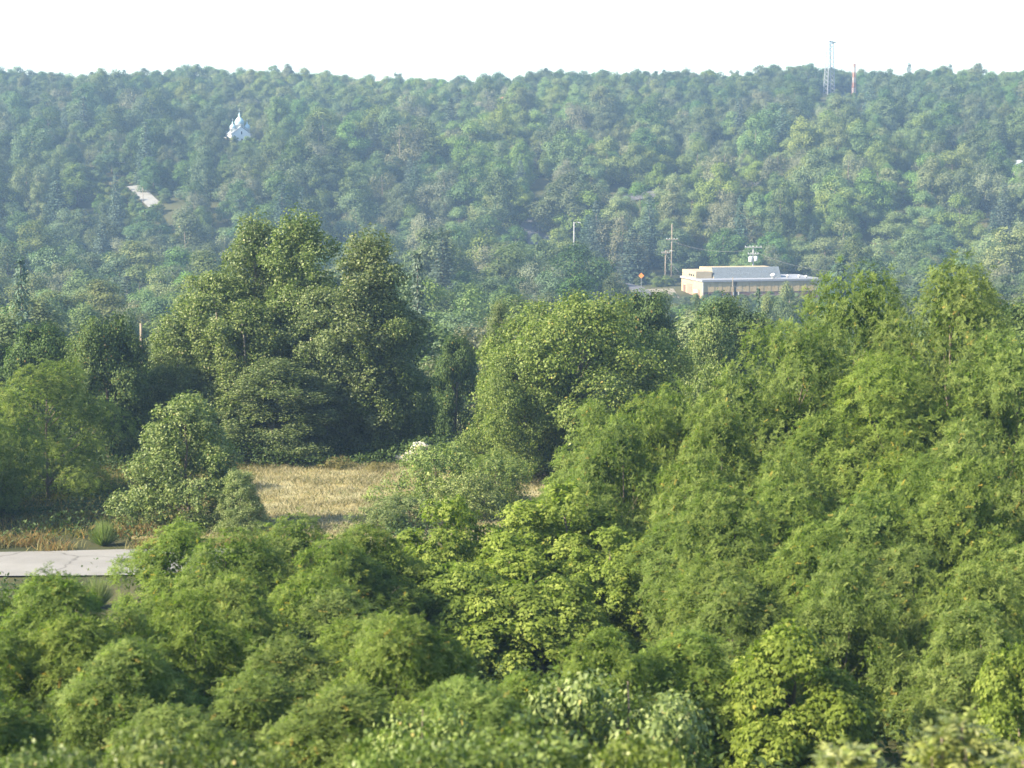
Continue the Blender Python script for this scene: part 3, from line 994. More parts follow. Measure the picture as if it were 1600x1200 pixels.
# ------------------------------------------------------------------ grass, weeds, undergrowth
def blades(name, X, Y, h, w, mat, label, rng, lean=.35, off=.03, odd=.05, base=.5):
    n = len(X)
    P = np.stack([X, Y, gz(X, Y) + off], 1)
    a = rng.uniform(0, 6.28, n)
    sd = np.stack([np.cos(a), np.sin(a), 0 * a], 1) * (w * rng.uniform(.6, 1.3, n))[:, None] * .5
    hh = h * rng.uniform(.5, 1.25, n)
    ln = rng.normal(0, lean, (n, 2)) * hh[:, None]
    T = P + np.concatenate([ln, hh[:, None]], 1)
    Mi = P * .5 + T * .5 - np.concatenate([ln * .18, 0 * hh[:, None]], 1)
    V = np.stack([P - sd, P + sd, Mi + sd * .8, T, Mi - sd * .8], 1).reshape(-1, 3)
    i = np.arange(n)[:, None] * 5
    F4 = i + np.array([[0, 1, 2, 4]])
    F3 = i + np.array([[4, 2, 3]])
    t = np.clip(rng.normal(base, .22, n), 0, .9)
    t[rng.uniform(0, 1, n) < odd] = 1.0
    o = link(name, mesh_np(name, V, [F4, F3], mat, np.concatenate([t, t])))
    o['kind'] = 'stuff'
    tag(o, label, name.split('_')[-1])
    return o


def clumpy(rng, n, x0, x1, y0, y1, nc, sg):
    cx, cyy = rng.uniform(x0, x1, nc), rng.uniform(y0, y1, nc)
    k = rng.integers(0, nc, n)
    return cx[k] + rng.normal(0, sg, n), cyy[k] + rng.normal(0, sg, n)


r3 = np.random.default_rng(77)
n = 56000
X, Y = clumpy(r3, n, -15, 8, 74.5, 101, 900, .55)
ok = (Y > 73.8) & (Y < 102)
blades('dry_grass', X[ok], Y[ok], .22, .032, M['grass'], 'tall dry straw-coloured grass covering the open field', r3, .8, .02, .12)
X, Y = clumpy(r3, 16000, -30, -13, 75.5, 101, 500, .6)
blades('verge_grass', X, Y, .34, .045, M['scrub'], 'olive grass on the shaded verge left of the dry field, coloured darker for shade', r3, .7, .02, .1, .35)  # blades darker than the field's: part of the verge's shade is in their colour
X, Y = clumpy(r3, 14000, -40, -8, 71.4, 76.5, 55, .38)
ok = (Y > 71.2 + .04 * X + 1.0)
blades('roadside_weeds', X[ok], Y[ok], .40, .03, M['weed'], 'tawny weeds growing along the far edge of the road', r3, .75, .03, .3)
X, Y = clumpy(r3, 5200, xr(1120, 18.5), xr(1275, 18.5), 17.5, 21, 30, .16)
blades('bottom_weeds', X, Y, 1.25, .018, M['grass'], 'wispy pale weeds at the bottom between bushes and sumacs', r3, .22, .0, .3)


def leaf_carpet(name, X, Y, hmax, L, W, mat, label, rng):
    n = len(X)
    Z = gz(X, Y) + hmax(X, Y) * rng.uniform(.1, 1, n) ** .7
    P = np.stack([X, Y, Z], 1)
    Nn = unit(UP * .7 + rnd_unit(rng, n) * .8)
    lk = rng.uniform(.7, 1.3, n)
    V, Fq = quads_leaf(P, Nn, rnd_unit(rng, n), L * lk, W * lk)
    o = link(name, mesh_np(name, V, [Fq], mat, np.clip(rng.normal(.45, .22, n), 0, .93)))
    o['kind'] = 'stuff'
    tag(o, label, name.split('_')[-1])
    return o


lump = lambda X, Y: .7 + .55 * np.sin(X * .9 + np.sin(Y * .7) * 2) * np.sin(Y * .8 + 1.3)
X, Y = r3.uniform(-22, 30, 90000), r3.uniform(15, 76, 90000)
near = (np.abs(Y - np.interp(X, [-70, -21, -14], [66, 68.4, 68.4])) < 4.6) & (X < -8)
ok = (X > -Y * .30 - 1) & (X < Y * .36 + 2) & ~near & ~((X < -5) & (X > -14) & (Y > 53))
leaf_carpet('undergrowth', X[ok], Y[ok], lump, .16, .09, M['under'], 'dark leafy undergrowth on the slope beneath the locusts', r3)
X, Y = r3.uniform(-26, 22, 56000), r3.uniform(98.5, 116, 56000)
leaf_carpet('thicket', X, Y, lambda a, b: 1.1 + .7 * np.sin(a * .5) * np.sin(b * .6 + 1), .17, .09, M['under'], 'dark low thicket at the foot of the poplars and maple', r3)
X, Y = clumpy(r3, 16000, -42, -17, 77, 100, 90, .8)
leaf_carpet('verge_thicket', X, Y, lambda a, b: .5 + .4 * np.sin(a * .8) * np.sin(b * .9), .17, .09, M['under'], 'weeds on the shaded verge behind the road, their colour darkened for shade', r3)  # dark leaf colour adds to the shade on this verge
# tuft of greyish weeds before the road, and one round tuft behind it
for u, v, d, h, lab in [(150, 925, 60, 1.1, 'round grey-green weed tuft standing at the near edge of the road'), (162, 836, 73.2, 1.1, 'round pale weed tuft at the far edge of the road')]:
    x = pix(u, v, d)[0]
    m_ = 900
    a, rr = r3.uniform(0, 6.28, m_), .45 * np.sqrt(r3.uniform(0, 1, m_))
    P = np.stack([rr * .35 * np.cos(a), rr * .35 * np.sin(a), 0 * a], 1)
    T = np.stack([rr * 1.5 * np.cos(a), rr * 1.5 * np.sin(a), h * np.sqrt(np.clip(1.1 - (rr / .45) ** 2, .1, 1)) * r3.uniform(.7, 1.05, m_)], 1)
    sd = rnd_unit(r3, m_) * .018
    V = np.stack([P - sd, P + sd, T], 1).reshape(-1, 3)
    o = link('weed_tuft', mesh_np('weed_tuft', V, [np.arange(3 * m_).reshape(-1, 3)], M['pale'], np.clip(r3.normal(.55, .2, m_), 0, .95)), None, (x, d, g(x, d) + .03))
    tag(o, lab, 'weed')

# pale rubble heap glimpsed under the trees
p = pix(655, 683, 103)
for i in range(6):
    V = rnd_unit(r3, 26) * r3.uniform(.75, 1.0, (26, 1))
    import bmesh
    bm = bmesh.new()
    for q in V:
        bm.verts.new(q)
    bmesh.ops.convex_hull(bm, input=bm.verts)
    me = bpy.data.meshes.new('boulder')
    bm.to_mesh(me)
    bm.free()
    me.materials.append(M['rubble'])
    s = [.5, .38, .3, .42, .26, .3, .22, .2, .34][i]
    dx = [-.5, .25, -1.0, .05, .45, -.2, .6, -1.4, -.75][i]
    dz = [.0, .1, -.05, .55, .5, .3, .95, -.05, .4][i]
    x, y = p[0] + dx, 101.5 + .3 * (i % 3)
    o = link('rubble_block', me, None, (x, y, g(x, y) + .35 + dz))
    o.scale = (s * 1.3, s, s * .8)
    tag(o, ['largest pale block of the small rubble heap under the dark trees', 'pale block right of the largest one in the rubble heap', 'outlying block at the left end of the rubble heap', 'topmost pale block of the rubble heap', 'small upper block at the right end of the rubble heap', 'small middle block resting in the rubble heap'][i], 'rock', 'pale rubble heap under the dark trees')

# ------------------------------------------------------------------ valley trees
# keep-clear views: nothing nearer than d may cover these picture windows
CLEAR = [(1056, 384, 1262, 462, 399), (985, 430, 1060, 450, 399), (356, 166, 392, 207, 585), (818, 334, 846, 355, 476), (210, 297, 236, 312, 497),
         (1286, 62, 1306, 138, 711), (1329, 100, 1340, 140, 713), (1036, 390, 1056, 440, 440), (893, 346, 902, 376, 443), (1170, 384, 1184, 425, 425),
         (174, 224, 194, 258, 525), (216, 500, 224, 522, 118)]


def min_dist(x, y, poly):
    poly = np.asarray(poly)
    s = []
    for a, b in zip(poly[:-1], poly[1:]):
        t = np.linspace(0, 1, 12)[:, None]
        s.append(a + (b - a) * t)
    s = np.concatenate(s)
    return np.sqrt(((s - np.array([x, y])) ** 2).sum(1)).min()


def blocked(u, vt, vb, w, d):
    for a, c, b, e, dd in CLEAR:
        if d < dd and u + w * .44 > a and u - w * .44 < b and vt < e and vb > c:
            return True
    return False


r4 = np.random.default_rng(2024)
TREES = []      # key, x, y, h, w, rz
BIG = dict(round=(11, 10.2), light=(10.5, 9.4), grey=(9.5, 9.8), tall=(13, 7.2), spruce=(12, 6.0))


def add_tree(kind, x, y, s, rz=None, variant=None, wide=1.0, force=False):
    h, w = BIG[kind]
    h *= s * r4.uniform(.92, 1.08)
    w *= s * wide * r4.uniform(.92, 1.1)
    w = w * (1.36 if y < 430 else 1.24) * r4.uniform(.85, 1.2)
    zg = g(x, y)
    P = np.array([[x, y, zg], [x, y, zg + h]])
    us, vs = proj(P)
    wp = w * F_PX / y
    if not force and blocked(us[0], vs[1], vs[0], wp, y):
        return False
    if 380 < y < 560 and not force:
        if min_dist(x, y, HILL_ROAD) < 2.8 + w * .12 or min_dist(x, y, LEFT_ROAD) < 1.9 + w * .1:
            return False
    if not force and 396 < y < 430 and xr(985, 405) < x < xr(1285, 405):
        return False
    if not force and abs(x - xr(375, 590)) < 6 and 587 < y < 602:
        return False
    nv = 3 if kind in ('round', 'light') else 2
    TREES.append((f'{kind}{variant if variant is not None else int(r4.integers(nv))}', kind, x, y, h, w, r4.uniform(0, 6.28) if rz is None else rz))
    return True


def named(kind, u, vtop, d, wpx, variant=None):
    """a valley tree read off the photograph; beyond the near ones its distance is where a tree of its kind reaches that height"""
    hk = dict(round=10, light=10, grey=9, tall=12.5, spruce=17)[kind]
    if d > 170:
        dd = np.arange(150, 700, 2.0)
        vt_ = np.array([proj(np.array([pix(u, 300, q)[0], q, g(pix(u, 300, q)[0], q) + hk]))[1] for q in dd])
        k_ = np.argmax(vt_ < vtop)
        d = float(dd[k_]) if vt_[k_] < vtop else d
    p = pix(u, vtop, d)
    h = p[2] - g(p[0], d)
    nv = 3 if kind in ('round', 'light') else 2
    w = min(wpx * d / F_PX, h * 1.5)
    TREES.append((f'{kind}{variant if variant is not None else int(r4.integers(nv))}', kind, p[0], d, h, w, r4.uniform(0, 6.28)))


for a in [
    ('spruce', 652, 392, 150, 85), ('spruce', 32, 400, 235, 90), ('spruce', 88, 262, 420, 62), ('spruce', 440, 283, 330, 62), ('spruce', 1015, 306, 430, 62),
    ('spruce', 932, 312, 420, 52), ('spruce', 1157, 303, 455, 45), ('spruce', 180, 268, 430, 40), ('spruce', 1185, 447, 380, 34), ('spruce', 470, 300, 330, 45),
    ('grey', 50, 372, 290, 110), ('grey', 190, 370, 290, 110), ('grey', 120, 372, 310, 80), ('grey', 318, 360, 280, 85), ('grey', 262, 412, 230, 90),
    ('light', 170, 440, 215, 100), ('light', 560, 252, 430, 150), ('round', 815, 392, 280, 135), ('round', 905, 376, 300, 120), ('round', 710, 438, 210, 80),
    ('light', 705, 365, 290, 130), ('round', 860, 455, 210, 100), ('round', 760, 335, 360, 100), ('light', 868, 290, 430, 75), ('grey', 858, 285, 440, 45),
    ('round', 1060, 358, 440, 110), ('round', 1130, 356, 445, 110), ('round', 1200, 362, 442, 100), ('light', 1290, 370, 300, 110), ('light', 1365, 375, 320, 120),
    ('grey', 1450, 395, 230, 110), ('light', 1530, 395, 250, 110), ('round', 1590, 360, 300, 120), ('round', 1470, 350, 350, 130), ('light', 1400, 330, 400, 130),
    ('round', 960, 425, 330, 70), ('round', 1040, 452, 300, 90), ('light', 1230, 440, 320, 60), ('light', 1110, 466, 260, 100), ('round', 1150, 480, 200, 90),
    ('tall', 420, 130, 880, 42), ('tall', 425, 160, 840, 40), ('round', 100, 325, 360, 130), ('round', 230, 325, 370, 120), ('round', 20, 315, 380, 110),
    ('light', 872, 356, 460, 75), ('light', 1128, 464, 390, 62), ('round', 1085, 460, 390, 50), ('light', 1200, 458, 390, 55), ('round', 1165, 466, 390, 55), ('round', 806, 352, 460, 70), ('light', 380, 330, 350, 110), ('round', 80, 465, 180, 130), ('light', 300, 470, 150, 90), ('round', 205, 480, 190, 90), ('round', 1250, 285, 560, 60),
    ('round', 1580, 430, 180, 140), ('grey', 940, 470, 190, 70), ('light', 770, 300, 450, 90), ('round', 640, 340, 350, 110), ('light', 500, 360, 300, 110),
]:
    named(*a)
N_NAMED = len(TREES)


def region_kind(x, y):
    q = r4.uniform()
    m = math.sin(x * .021 + y * .013) + math.sin(x * .05 - y * .03 + 1) * .6 + (.9 if 430 < y < 530 and x > -20 else 0)  # more light trees mid-slope: a sunlit band put into leaf colour
    if q < (.05 if y < 600 else .015):
        return 'spruce'
    if q < .17:
        return 'grey'
    if q < (.27 if y < 480 else .20):
        return 'tall'
    return 'light' if m + r4.normal(0, .5) > .25 else 'round'


# jittered grid over the valley and the hillside
y = 128.0
while y < 790:
    sp = 11.2 if y < 430 else (10.0 if y < 670 else 8.2)
    half = y * .268 * 1.22 + 14
    x = -half + r4.uniform(0, sp)
    while x < half:
        xx, yy = x + r4.uniform(-.38, .38) * sp, y + r4.uniform(-.4, .4) * sp
        s = (r4.uniform(.62, 1.0) if r4.uniform() < .7 else r4.uniform(1.0, 1.35)) * np.interp(yy, [130, 200, 330, 500], [.72, .85, 1.0, 1.06])
        if yy > 650:
            s = .86 + (s - .86) * .3
        k = region_kind(xx, yy)
        near_named = any(abs(t[2] - xx) < t[5] * .33 and abs(t[3] - yy) < t[5] * .4 for t in TREES[:N_NAMED])
        if not near_named:
            if not add_tree(k, xx, yy, s):
                kk = 'light' if r4.uniform() < .5 else 'round'
                if not add_tree(kk, xx, yy, s * .42):
                    add_tree(kk, xx, yy, s * .2)
        x += sp
    y += sp * .92

# low scrub round the road glimpses, the lot and the building's foot
for x0, x1, y0, y1, q in [(xr(185, 500), xr(275, 500), 478, 526, 3.2), (xr(950, 400), xr(1275, 400), 376, 399, 3.4), (xr(340, 590), xr(430, 590), 572, 588, 3.4), (xr(975, 430), xr(1060, 430), 424, 440, 3.2)]:
    for yy in np.arange(y0, y1, q):
        for xx in np.arange(x0, x1, q):
            xj, yj = xx + r4.uniform(-1.2, 1.2), yy + r4.uniform(-1.2, 1.2)
            if min_dist(xj, yj, LEFT_ROAD) < 3.2 or min_dist(xj, yj, HILL_ROAD) < 4.4 or (394 < yj < 424 and xr(966, 400) < xj < xr(1068, 400)):
                continue
            kk = 'light' if r4.uniform() < .5 else 'round'
            TREES.append((f'{kk}{int(r4.integers(3))}', kk, xj, yj, r4.uniform(1.6, 3.0), r4.uniform(2.8, 4.6), r4.uniform(0, 6.28)))

# who shows: a coarse depth buffer, near to far
GW, GH, CS = 320, 240, 5.0
seen = np.zeros((GH, GW), bool)
gu, gv = np.meshgrid((np.arange(GW) + .5) * CS, (np.arange(GH) + .5) * CS)
for a, b, c, e, d in OCC:
    seen |= ((gu - (a + b) / 2) / ((b - a) / 2)) ** 2 + ((gv - (c + e) / 2) / ((e - c) / 2)) ** 2 < 1
    seen |= (np.abs(gu - (a + b) / 2) < (b - a) * .45) & (gv > (c + e) / 2) & (gv < e)
vis = []
for i in sorted(range(len(TREES)), key=lambda i: TREES[i][3]):
    key, kind, x, y, h, w, rz = TREES[i]
    zg = g(x, y)
    us, vs = proj(np.array([[x, y, zg], [x, y, zg + h]]))
    wp = w * F_PX / y
    m = ((gu - us[0]) / (wp / 2 + 1)) ** 2 + ((gv - (vs[0] + vs[1]) / 2) / ((vs[0] - vs[1]) / 2 + 1)) ** 2 < 1
    vis.append((int((m & ~seen).sum()) * (1.6 if i < N_NAMED else 1), i))
    seen |= m
vis.sort(reverse=True)
SINGLE = [i for a, i in vis[:285] if a > 0]
REST = [i for i in range(len(TREES)) if i not in set(SINGLE)]

LOOK = {'round': 'dark round-crowned', 'light': 'light green', 'grey': 'grey-green', 'tall': 'slender upright', 'spruce': 'dark conical spruce'}
MARKS = [(375, 190, 'the white church'), (222, 290, 'the side road clearing'), (830, 345, 'the hill road bend'), (1160, 445, 'the long tan building'), (470, 400, 'the poplar clump'),
         (900, 500, 'the spreading maple'), (1400, 430, 'the tallest locusts'), (1295, 130, 'the lattice tower'), (100, 530, 'the shaded locust'), (1115, 400, 'the white transformer pole')]
ORD = 'first second third fourth fifth sixth seventh eighth ninth tenth eleventh twelfth thirteenth fourteenth fifteenth sixteenth seventeenth eighteenth nineteenth twentieth twenty-first twenty-second twenty-third twenty-fourth twenty-fifth twenty-sixth twenty-seventh twenty-eighth twenty-ninth thirtieth'.split()
zones = {}
for i in SINGLE:
    key, kind, x, y, h, w, rz = TREES[i]
    u, v = proj(np.array([x, y, g(x, y) + h * .7]))
    mk = min(MARKS, key=lambda m: (u - m[0]) ** 2 + ((v - m[1]) * 1.6) ** 2)
    du, dv = u - mk[0], (v - mk[1]) * 1.6
    rel = ('left of' if du < 0 else 'right of') if abs(du) > abs(dv) else ('above' if dv < 0 else 'below')
    band = 'near' if y < 230 else ('middle' if y < 360 else 'far')
    zones.setdefault((kind, rel, mk[2]), []).append((u, i))
for (kind, rel, mk), items in zones.items():
    items.sort()
    nn = len(items)
    tn = 'spruces' if kind == 'spruce' else 'trees'
    look = 'dark conical' if kind == 'spruce' else LOOK[kind]
    for j, (u, i) in enumerate(items):
        key, kd, x, y, h, w, rz = TREES[i]
        name = {'spruce': 'spruce_tree', 'tall': 'upright_tree', 'grey': 'grey_green_tree', 'light': 'light_green_tree', 'round': 'round_tree'}[kind]
        if nn == 1:
            lab = f'{look} {tn[:-1]} standing {rel} {mk}'
        else:
            od = 'leftmost' if j == 0 else ('rightmost' if j == nn - 1 else f'{ORD[min(j, 29)]} from left')
            lab = f'{od} of the {look} {tn} standing {rel} {mk}'
        plant(key, x, y, h, w, rz, name, lab, 'spruce' if kind == 'spruce' else 'tree', f'{look} {tn} {rel} {mk}', g(x, y) - .1)

# the rest of the wood: one mass, instanced on points
keys = sorted({TREES[i][0] for i in REST})
far_keys = {}
FAR = bpy.data.collections.new('wood_kinds')


for n_, key in enumerate(keys):
    o = bpy.data.objects.new(f'wood_{n_:02d}', PROTO[key][1])
    FAR.objects.link(o)
pts = np.array([[TREES[i][2], TREES[i][3], g(TREES[i][2], TREES[i][3]) - .1] for i in REST], np.float32)
me = bpy.data.meshes.new('woodland')
me.vertices.add(len(pts))
me.vertices.foreach_set('co', pts.ravel())


def vattr(name, typ, arr, key='value'):
    a = me.attributes.new(name, typ, 'POINT')
    a.data.foreach_set(key, np.ascontiguousarray(arr).ravel())


vattr('pick', 'INT', np.array([keys.index(TREES[i][0]) for i in REST], np.int32))
vattr('turn', 'FLOAT_VECTOR', np.array([[0, 0, TREES[i][6]] for i in REST], np.float32), 'vector')
sc_ = []
for i in REST:
    key, kind, x, y, h, w, rz = TREES[i]
    _, _, H, R = PROTO[key]
    sc_.append([w / (2 * R), w / (2 * R), h / H])
vattr('size', 'FLOAT_VECTOR', np.array(sc_, np.float32), 'vector')
me.update()
wood = link('woodland', me)
wood['kind'] = 'stuff'
tag(wood, 'hazy wood of mixed broadleaf trees covering the far hillside to the crest', 'wood')
ng = bpy.data.node_groups.new('scatter_trees', 'GeometryNodeTree')
ng.interface.new_socket('Geometry', in_out='INPUT', socket_type='NodeSocketGeometry')
ng.interface.new_socket('Geometry', in_out='OUTPUT', socket_type='NodeSocketGeometry')
NN, LL = ng.nodes, ng.links
gi, go = NN.new('NodeGroupInput'), NN.new('NodeGroupOutput')
ci_ = NN.new('GeometryNodeCollectionInfo')
ci_.inputs['Collection'].default_value = FAR
ci_.inputs['Separate Children'].default_value = True
ci_.inputs['Reset Children'].default_value = True
ip = NN.new('GeometryNodeInstanceOnPoints')
ip.inputs['Pick Instance'].default_value = True


def named_attr(nm, typ):
    a = NN.new('GeometryNodeInputNamedAttribute')
    a.data_type = typ
    a.inputs['Name'].default_value = nm
    return a.outputs['Attribute']


mp = NN.new('GeometryNodeMeshToPoints')
LL.new(gi.outputs[0], mp.inputs['Mesh'])
LL.new(mp.outputs[0], ip.inputs['Points'])
LL.new(ci_.outputs[0], ip.inputs['Instance'])
LL.new(named_attr('pick', 'INT'), ip.inputs['Instance Index'])
e2r = NN.new('FunctionNodeEulerToRotation')
LL.new(named_attr('turn', 'FLOAT_VECTOR'), e2r.inputs[0])
LL.new(e2r.outputs[0], ip.inputs['Rotation'])
LL.new(named_attr('size', 'FLOAT_VECTOR'), ip.inputs['Scale'])
LL.new(ip.outputs[0], go.inputs[0])
md = wood.modifiers.new('scatter', 'NODES')
md.node_group = ng

# ------------------------------------------------------------------ church on the hill
cp = pix(377, 222, 590)
ch = thing('church', 'small white church with turquoise onion domes among trees on the hillside', 'church', (cp[0], 590, cp[2] - 1.5), RAD(24))
ch.scale = (.57, .57, .60)
W2, D2, HW, HR = 5.2, 17.0, 6.6, 10.2
MB().prism([(-W2, 0), (W2, 0), (W2, HW), (0, HR), (-W2, HW)], 0, D2).build('wall', M['white'], ch)
for s in (-1, 1):
    V = [(0, -.25, HR + .12), (s * (W2 + .45), -.25, HW - .18), (s * (W2 + .45), D2 + .25, HW - .18), (0, D2 + .25, HR + .12),
         (0, -.25, HR + .38), (s * (W2 + .45), -.25, HW + .08), (s * (W2 + .45), D2 + .25, HW + .08), (0, D2 + .25, HR + .38)]
    MB().raw(V, [(0, 1, 2, 3), (7, 6, 5, 4), (0, 4, 5, 1), (1, 5, 6, 2), (2, 6, 7, 3), (3, 7, 4, 0)]).build('roof', M['slate'], ch)


def onion(nm, x, y, z, r, hd):
    MB().lathe([(r, 0), (r, hd), (r * 1.08, hd), (r * 1.08, hd + .15)], (x, y, z), 14).build('tower_drum', M['white'], ch, True)
    q = [(r * 1.02, 0), (r * 1.10, r * .35), (r * 1.02, r * .75), (r * .75, r * 1.1), (r * .4, r * 1.4), (r * .2, r * 1.75), (r * .26, r * 1.95), (r * .12, r * 2.2), (.05, r * 2.5)]
    o = MB().lathe(q, (x, y, z + hd + .15), 14).build('dome', M['dome'], ch, True)
    zt = z + hd + .15 + r * 2.45
    MB().box(x - .07, x + .07, y - .07, y + .07, zt, zt + r * .9).box(x - r * .28, x + r * .28, y - .06, y + .06, zt + r * .45, zt + r * .58).build('cross', M['gold'], o)


onion('dome', 0, 3.0, HR - 1.4, 2.35, 2.7)
onion('dome', -3.9, 2.4, HW + .2, 1.5, 2.5)
onion('dome', 4.1, 2.4, HW + .2, 1.5, 2.5)
for x, z0, z1, w in [(.2, 6.4, 8.0, .34), (.4, 1.9, 4.2, .5), (-3.6, 1.8, 3.4, .36), (3.6, 1.8, 3.4, .36)]:
    f = MB().box(x - w - .12, x + w + .12, -.10, .0 - .004, z0 - .12, z1 + .12).build('window', M['white'], ch)
    MB().box(x - w, x + w, -.13, -.104, z0, z1).build('pane', M['dkglass'], f)
MB().box(-W2 - 1.9, -W2 - .003, 3.0, 7.5, 0, 4.6).build('side_porch', M['cream'], ch)
MB().box(-W2 - 2.3, -W2 - .003, 2.6, 7.9, 4.604, 4.9).build('porch_roof', M['trimw'], ch)
MB().box(1.2, 5.8, -6, -.2, -.6, .25).build('entrance_stair', M['white'], ch)
def house(u, v, d, w, h, dp, rz, wallm, roofm, label):
    q = pix(u, v, d)
    zg = g(q[0], d)
    hb = max(q[2] - zg - h, 0)
    o = thing('house', label, 'house', (q[0], d, zg - .3), rz)
    zt = q[2] - zg + .3
    MB().box(-w / 2, w / 2, -dp / 2, dp / 2, 0, zt - h * .4).build('wall', wallm, o)
    MB().prism([(-w / 2 - .3, zt - h * .4 + .004), (w / 2 + .3, zt - h * .4 + .004), (0, zt)], -dp / 2 - .3, dp / 2 + .3).build('roof', roofm, o)
    for x in (-w * .25, w * .25):
        MB().box(x - .5, x + .5, -dp / 2 - .05, -dp / 2 - .004, zt - h * .4 - 1.9, zt - h * .4 - .6).build('window', M['dkglass'], o)
    return o


house(790, 151, 660, 5, 3, 5, .5, M['cream'], M['roofred'], 'red-roofed house peeping out of the trees under the crest')
house(1596, 250, 525, 6, 3, 6, .2, M['white'], M['slate'], 'white house half hidden at the right edge of the hillside')

# ------------------------------------------------------------------ long tan building
B0 = pix(1098, 470, 404)
bz = g(B0[0], 404) - .2
b = thing('municipal_building', 'long low tan building with brown lower walls, white roof edge and shingled upper roof', 'building', (B0[0], 404, B0[2] - 1.6), RAD(12))
LX, DY, HT = 26.5, 15.5, B0[2] * 0 + 5.6
ZM = 3.4        # brown below, tan above
# lower walls (brown blocks) and upper siding, with the shallow recess between two wings
for x0, x1, yy in [(0, 6.9, 0.0), (6.9, 7.9, 1.2), (7.9, LX, 0.0)]:
    MB().box(x0 + .003, x1 - .003, yy + .06, yy + .5, 0, ZM).build('wall', M['brownwall'], b)
n_pan = 0
for x0, x1, yy in [(0, 6.9, 0.0), (7.9, LX, 0.0)]:
    k = int((x1 - x0) / .78)
    for j in range(k):          # ribbed metal panels, each its own piece
        a0, a1 = x0 + (x1 - x0) * j / k, x0 + (x1 - x0) * (j + 1) / k
        MB().box(a0 + .02, a1 - .02, yy + (.03 if j % 2 else 0), yy + .3, ZM + .004, HT).build('siding_panel', M['tan'], b)
MB().box(6.903, 7.897, 1.2, 1.5, ZM + .004, HT).build('siding_panel', M['cream'], b)
MB().box(7.55, 7.9 - .004, .02, 1.19, ZM, HT).build('recess_return', M['cream'], b)
# end wall turned to the sun
MB().box(.02, .4, .51, DY, 0, HT - .01).build('end_wall', M['cream'], b)
for y0, y1, z0, z1, mt, nm in [(1.9, 6.6, 0.05, 3.9, 'pink', 'garage_door'), (7.6, 11.2, 0.05, 4.7, 'pink', 'garage_door'), (12.4, 14.0, .05, 4.2, 'brownwall', 'door'), (3.6, 6.3, 3.0, 3.75, 'trimw', 'sign_board')]:
    x1_ = .016 if nm != 'sign_board' else -.06
    MB().box(x1_ - .05, x1_, y0, y1, z0, z1).build(nm, M[mt], b)
MB().box(.5, LX, DY - .4, DY, 0, HT - .01).build('back_wall', M['tan'], b)
MB().box(LX - .4, LX - .003, .51, DY - .41, 0, HT - .01).build('end_wall', M['tan'], b)
MB().box(-.25, LX + .25, -.25, DY + .25, HT + .004, HT + .42).build('flat_roof', M['roofwhite'], b)
for x, yy in [(.0, -.12), (6.75, -.12), (7.9, -.12)]:
    MB().box(x - .1, x + .1, yy - .02, yy + .1, 0, ZM if x else HT).build('corner_post', M['trimw'], b)
for x in (1.6, 2.7, 3.7, 4.7, 5.7):
    w_ = MB().box(x - .32, x + .32, .015, .057, 2.55, 3.2).build('window', M['pink'], b)
    MB().box(x - .25, x + .25, -.005, .012, 2.6, 3.15).build('pane', M['dkglass'], w_)
MB().box(5.15, 6.2, .0, .05, .1, 2.4).build('door', M['dkglass'], b)
# shingled upper block
UZ = HT + .43
up_w = MB().prismx([(5.0, UZ), (DY - .6, UZ), (DY - .6, UZ + 2.0), (6.6, UZ + 2.0)], 3.9, 18.9).build('upper_wall', M['tan'], b)
V = [(4.0, 4.7, UZ), (19.2, 4.7, UZ), (19.2, 6.55, UZ + 2.25), (4.0, 6.55, UZ + 2.25), (4.0, 4.85, UZ - .0), (19.2, 4.85, UZ), (19.2, 6.75, UZ + 2.1), (4.0, 6.75, UZ + 2.1)]
sr = MB().raw(V, [(0, 1, 2, 3), (7, 6, 5, 4), (0, 4, 5, 1), (1, 5, 6, 2), (2, 6, 7, 3), (3, 7, 4, 0)]).build('shingle_roof', M['shingle'], b)
for j in range(9):
    t0, t1 = j / 9, (j + 1) / 9
    a = np.array([4.7 + 1.85 * t0, UZ + 2.25 * t0])
    c = np.array([4.7 + 1.85 * t1, UZ + 2.25 * t1])
    nrm = np.array([-.77, .63])
    q = [a + nrm * .07, c + nrm * .02, c + nrm * .004, a + nrm * .004]
    MB().prismx([tuple(p_) for p_ in q], 4.05, 19.15).build('shingle_course', M['shingle'], sr)
MB().box(.1, 3.6, 5.2, DY - .3, UZ, UZ + 1.45).build('upper_block', M['cream'], b)
for y_ in (6.4, 8.0, 9.4):
    MB().box(.03, .096, y_, y_ + .9, UZ + .35, UZ + .8).build('window', M['dkglass'], b)
for x, yy, s in [(16.2, 1.6, .62), (20.2, 3.6, .35), (22.3, 2.2, .38), (23.6, 1.4, .34)]:
    MB().lathe([(s * .6, 0), (s * .6, s * .8), (s, s * .9), (s * 1.0, s * 1.35), (s * .5, s * 1.75), (.05, s * 1.85)], (x, yy, UZ), 12).build('roof_vent', M['trimw'], b, True)


# ------------------------------------------------------------------ poles, wires, sign, towers
def ptz(u, v, d):
    return pix(u, v, d)


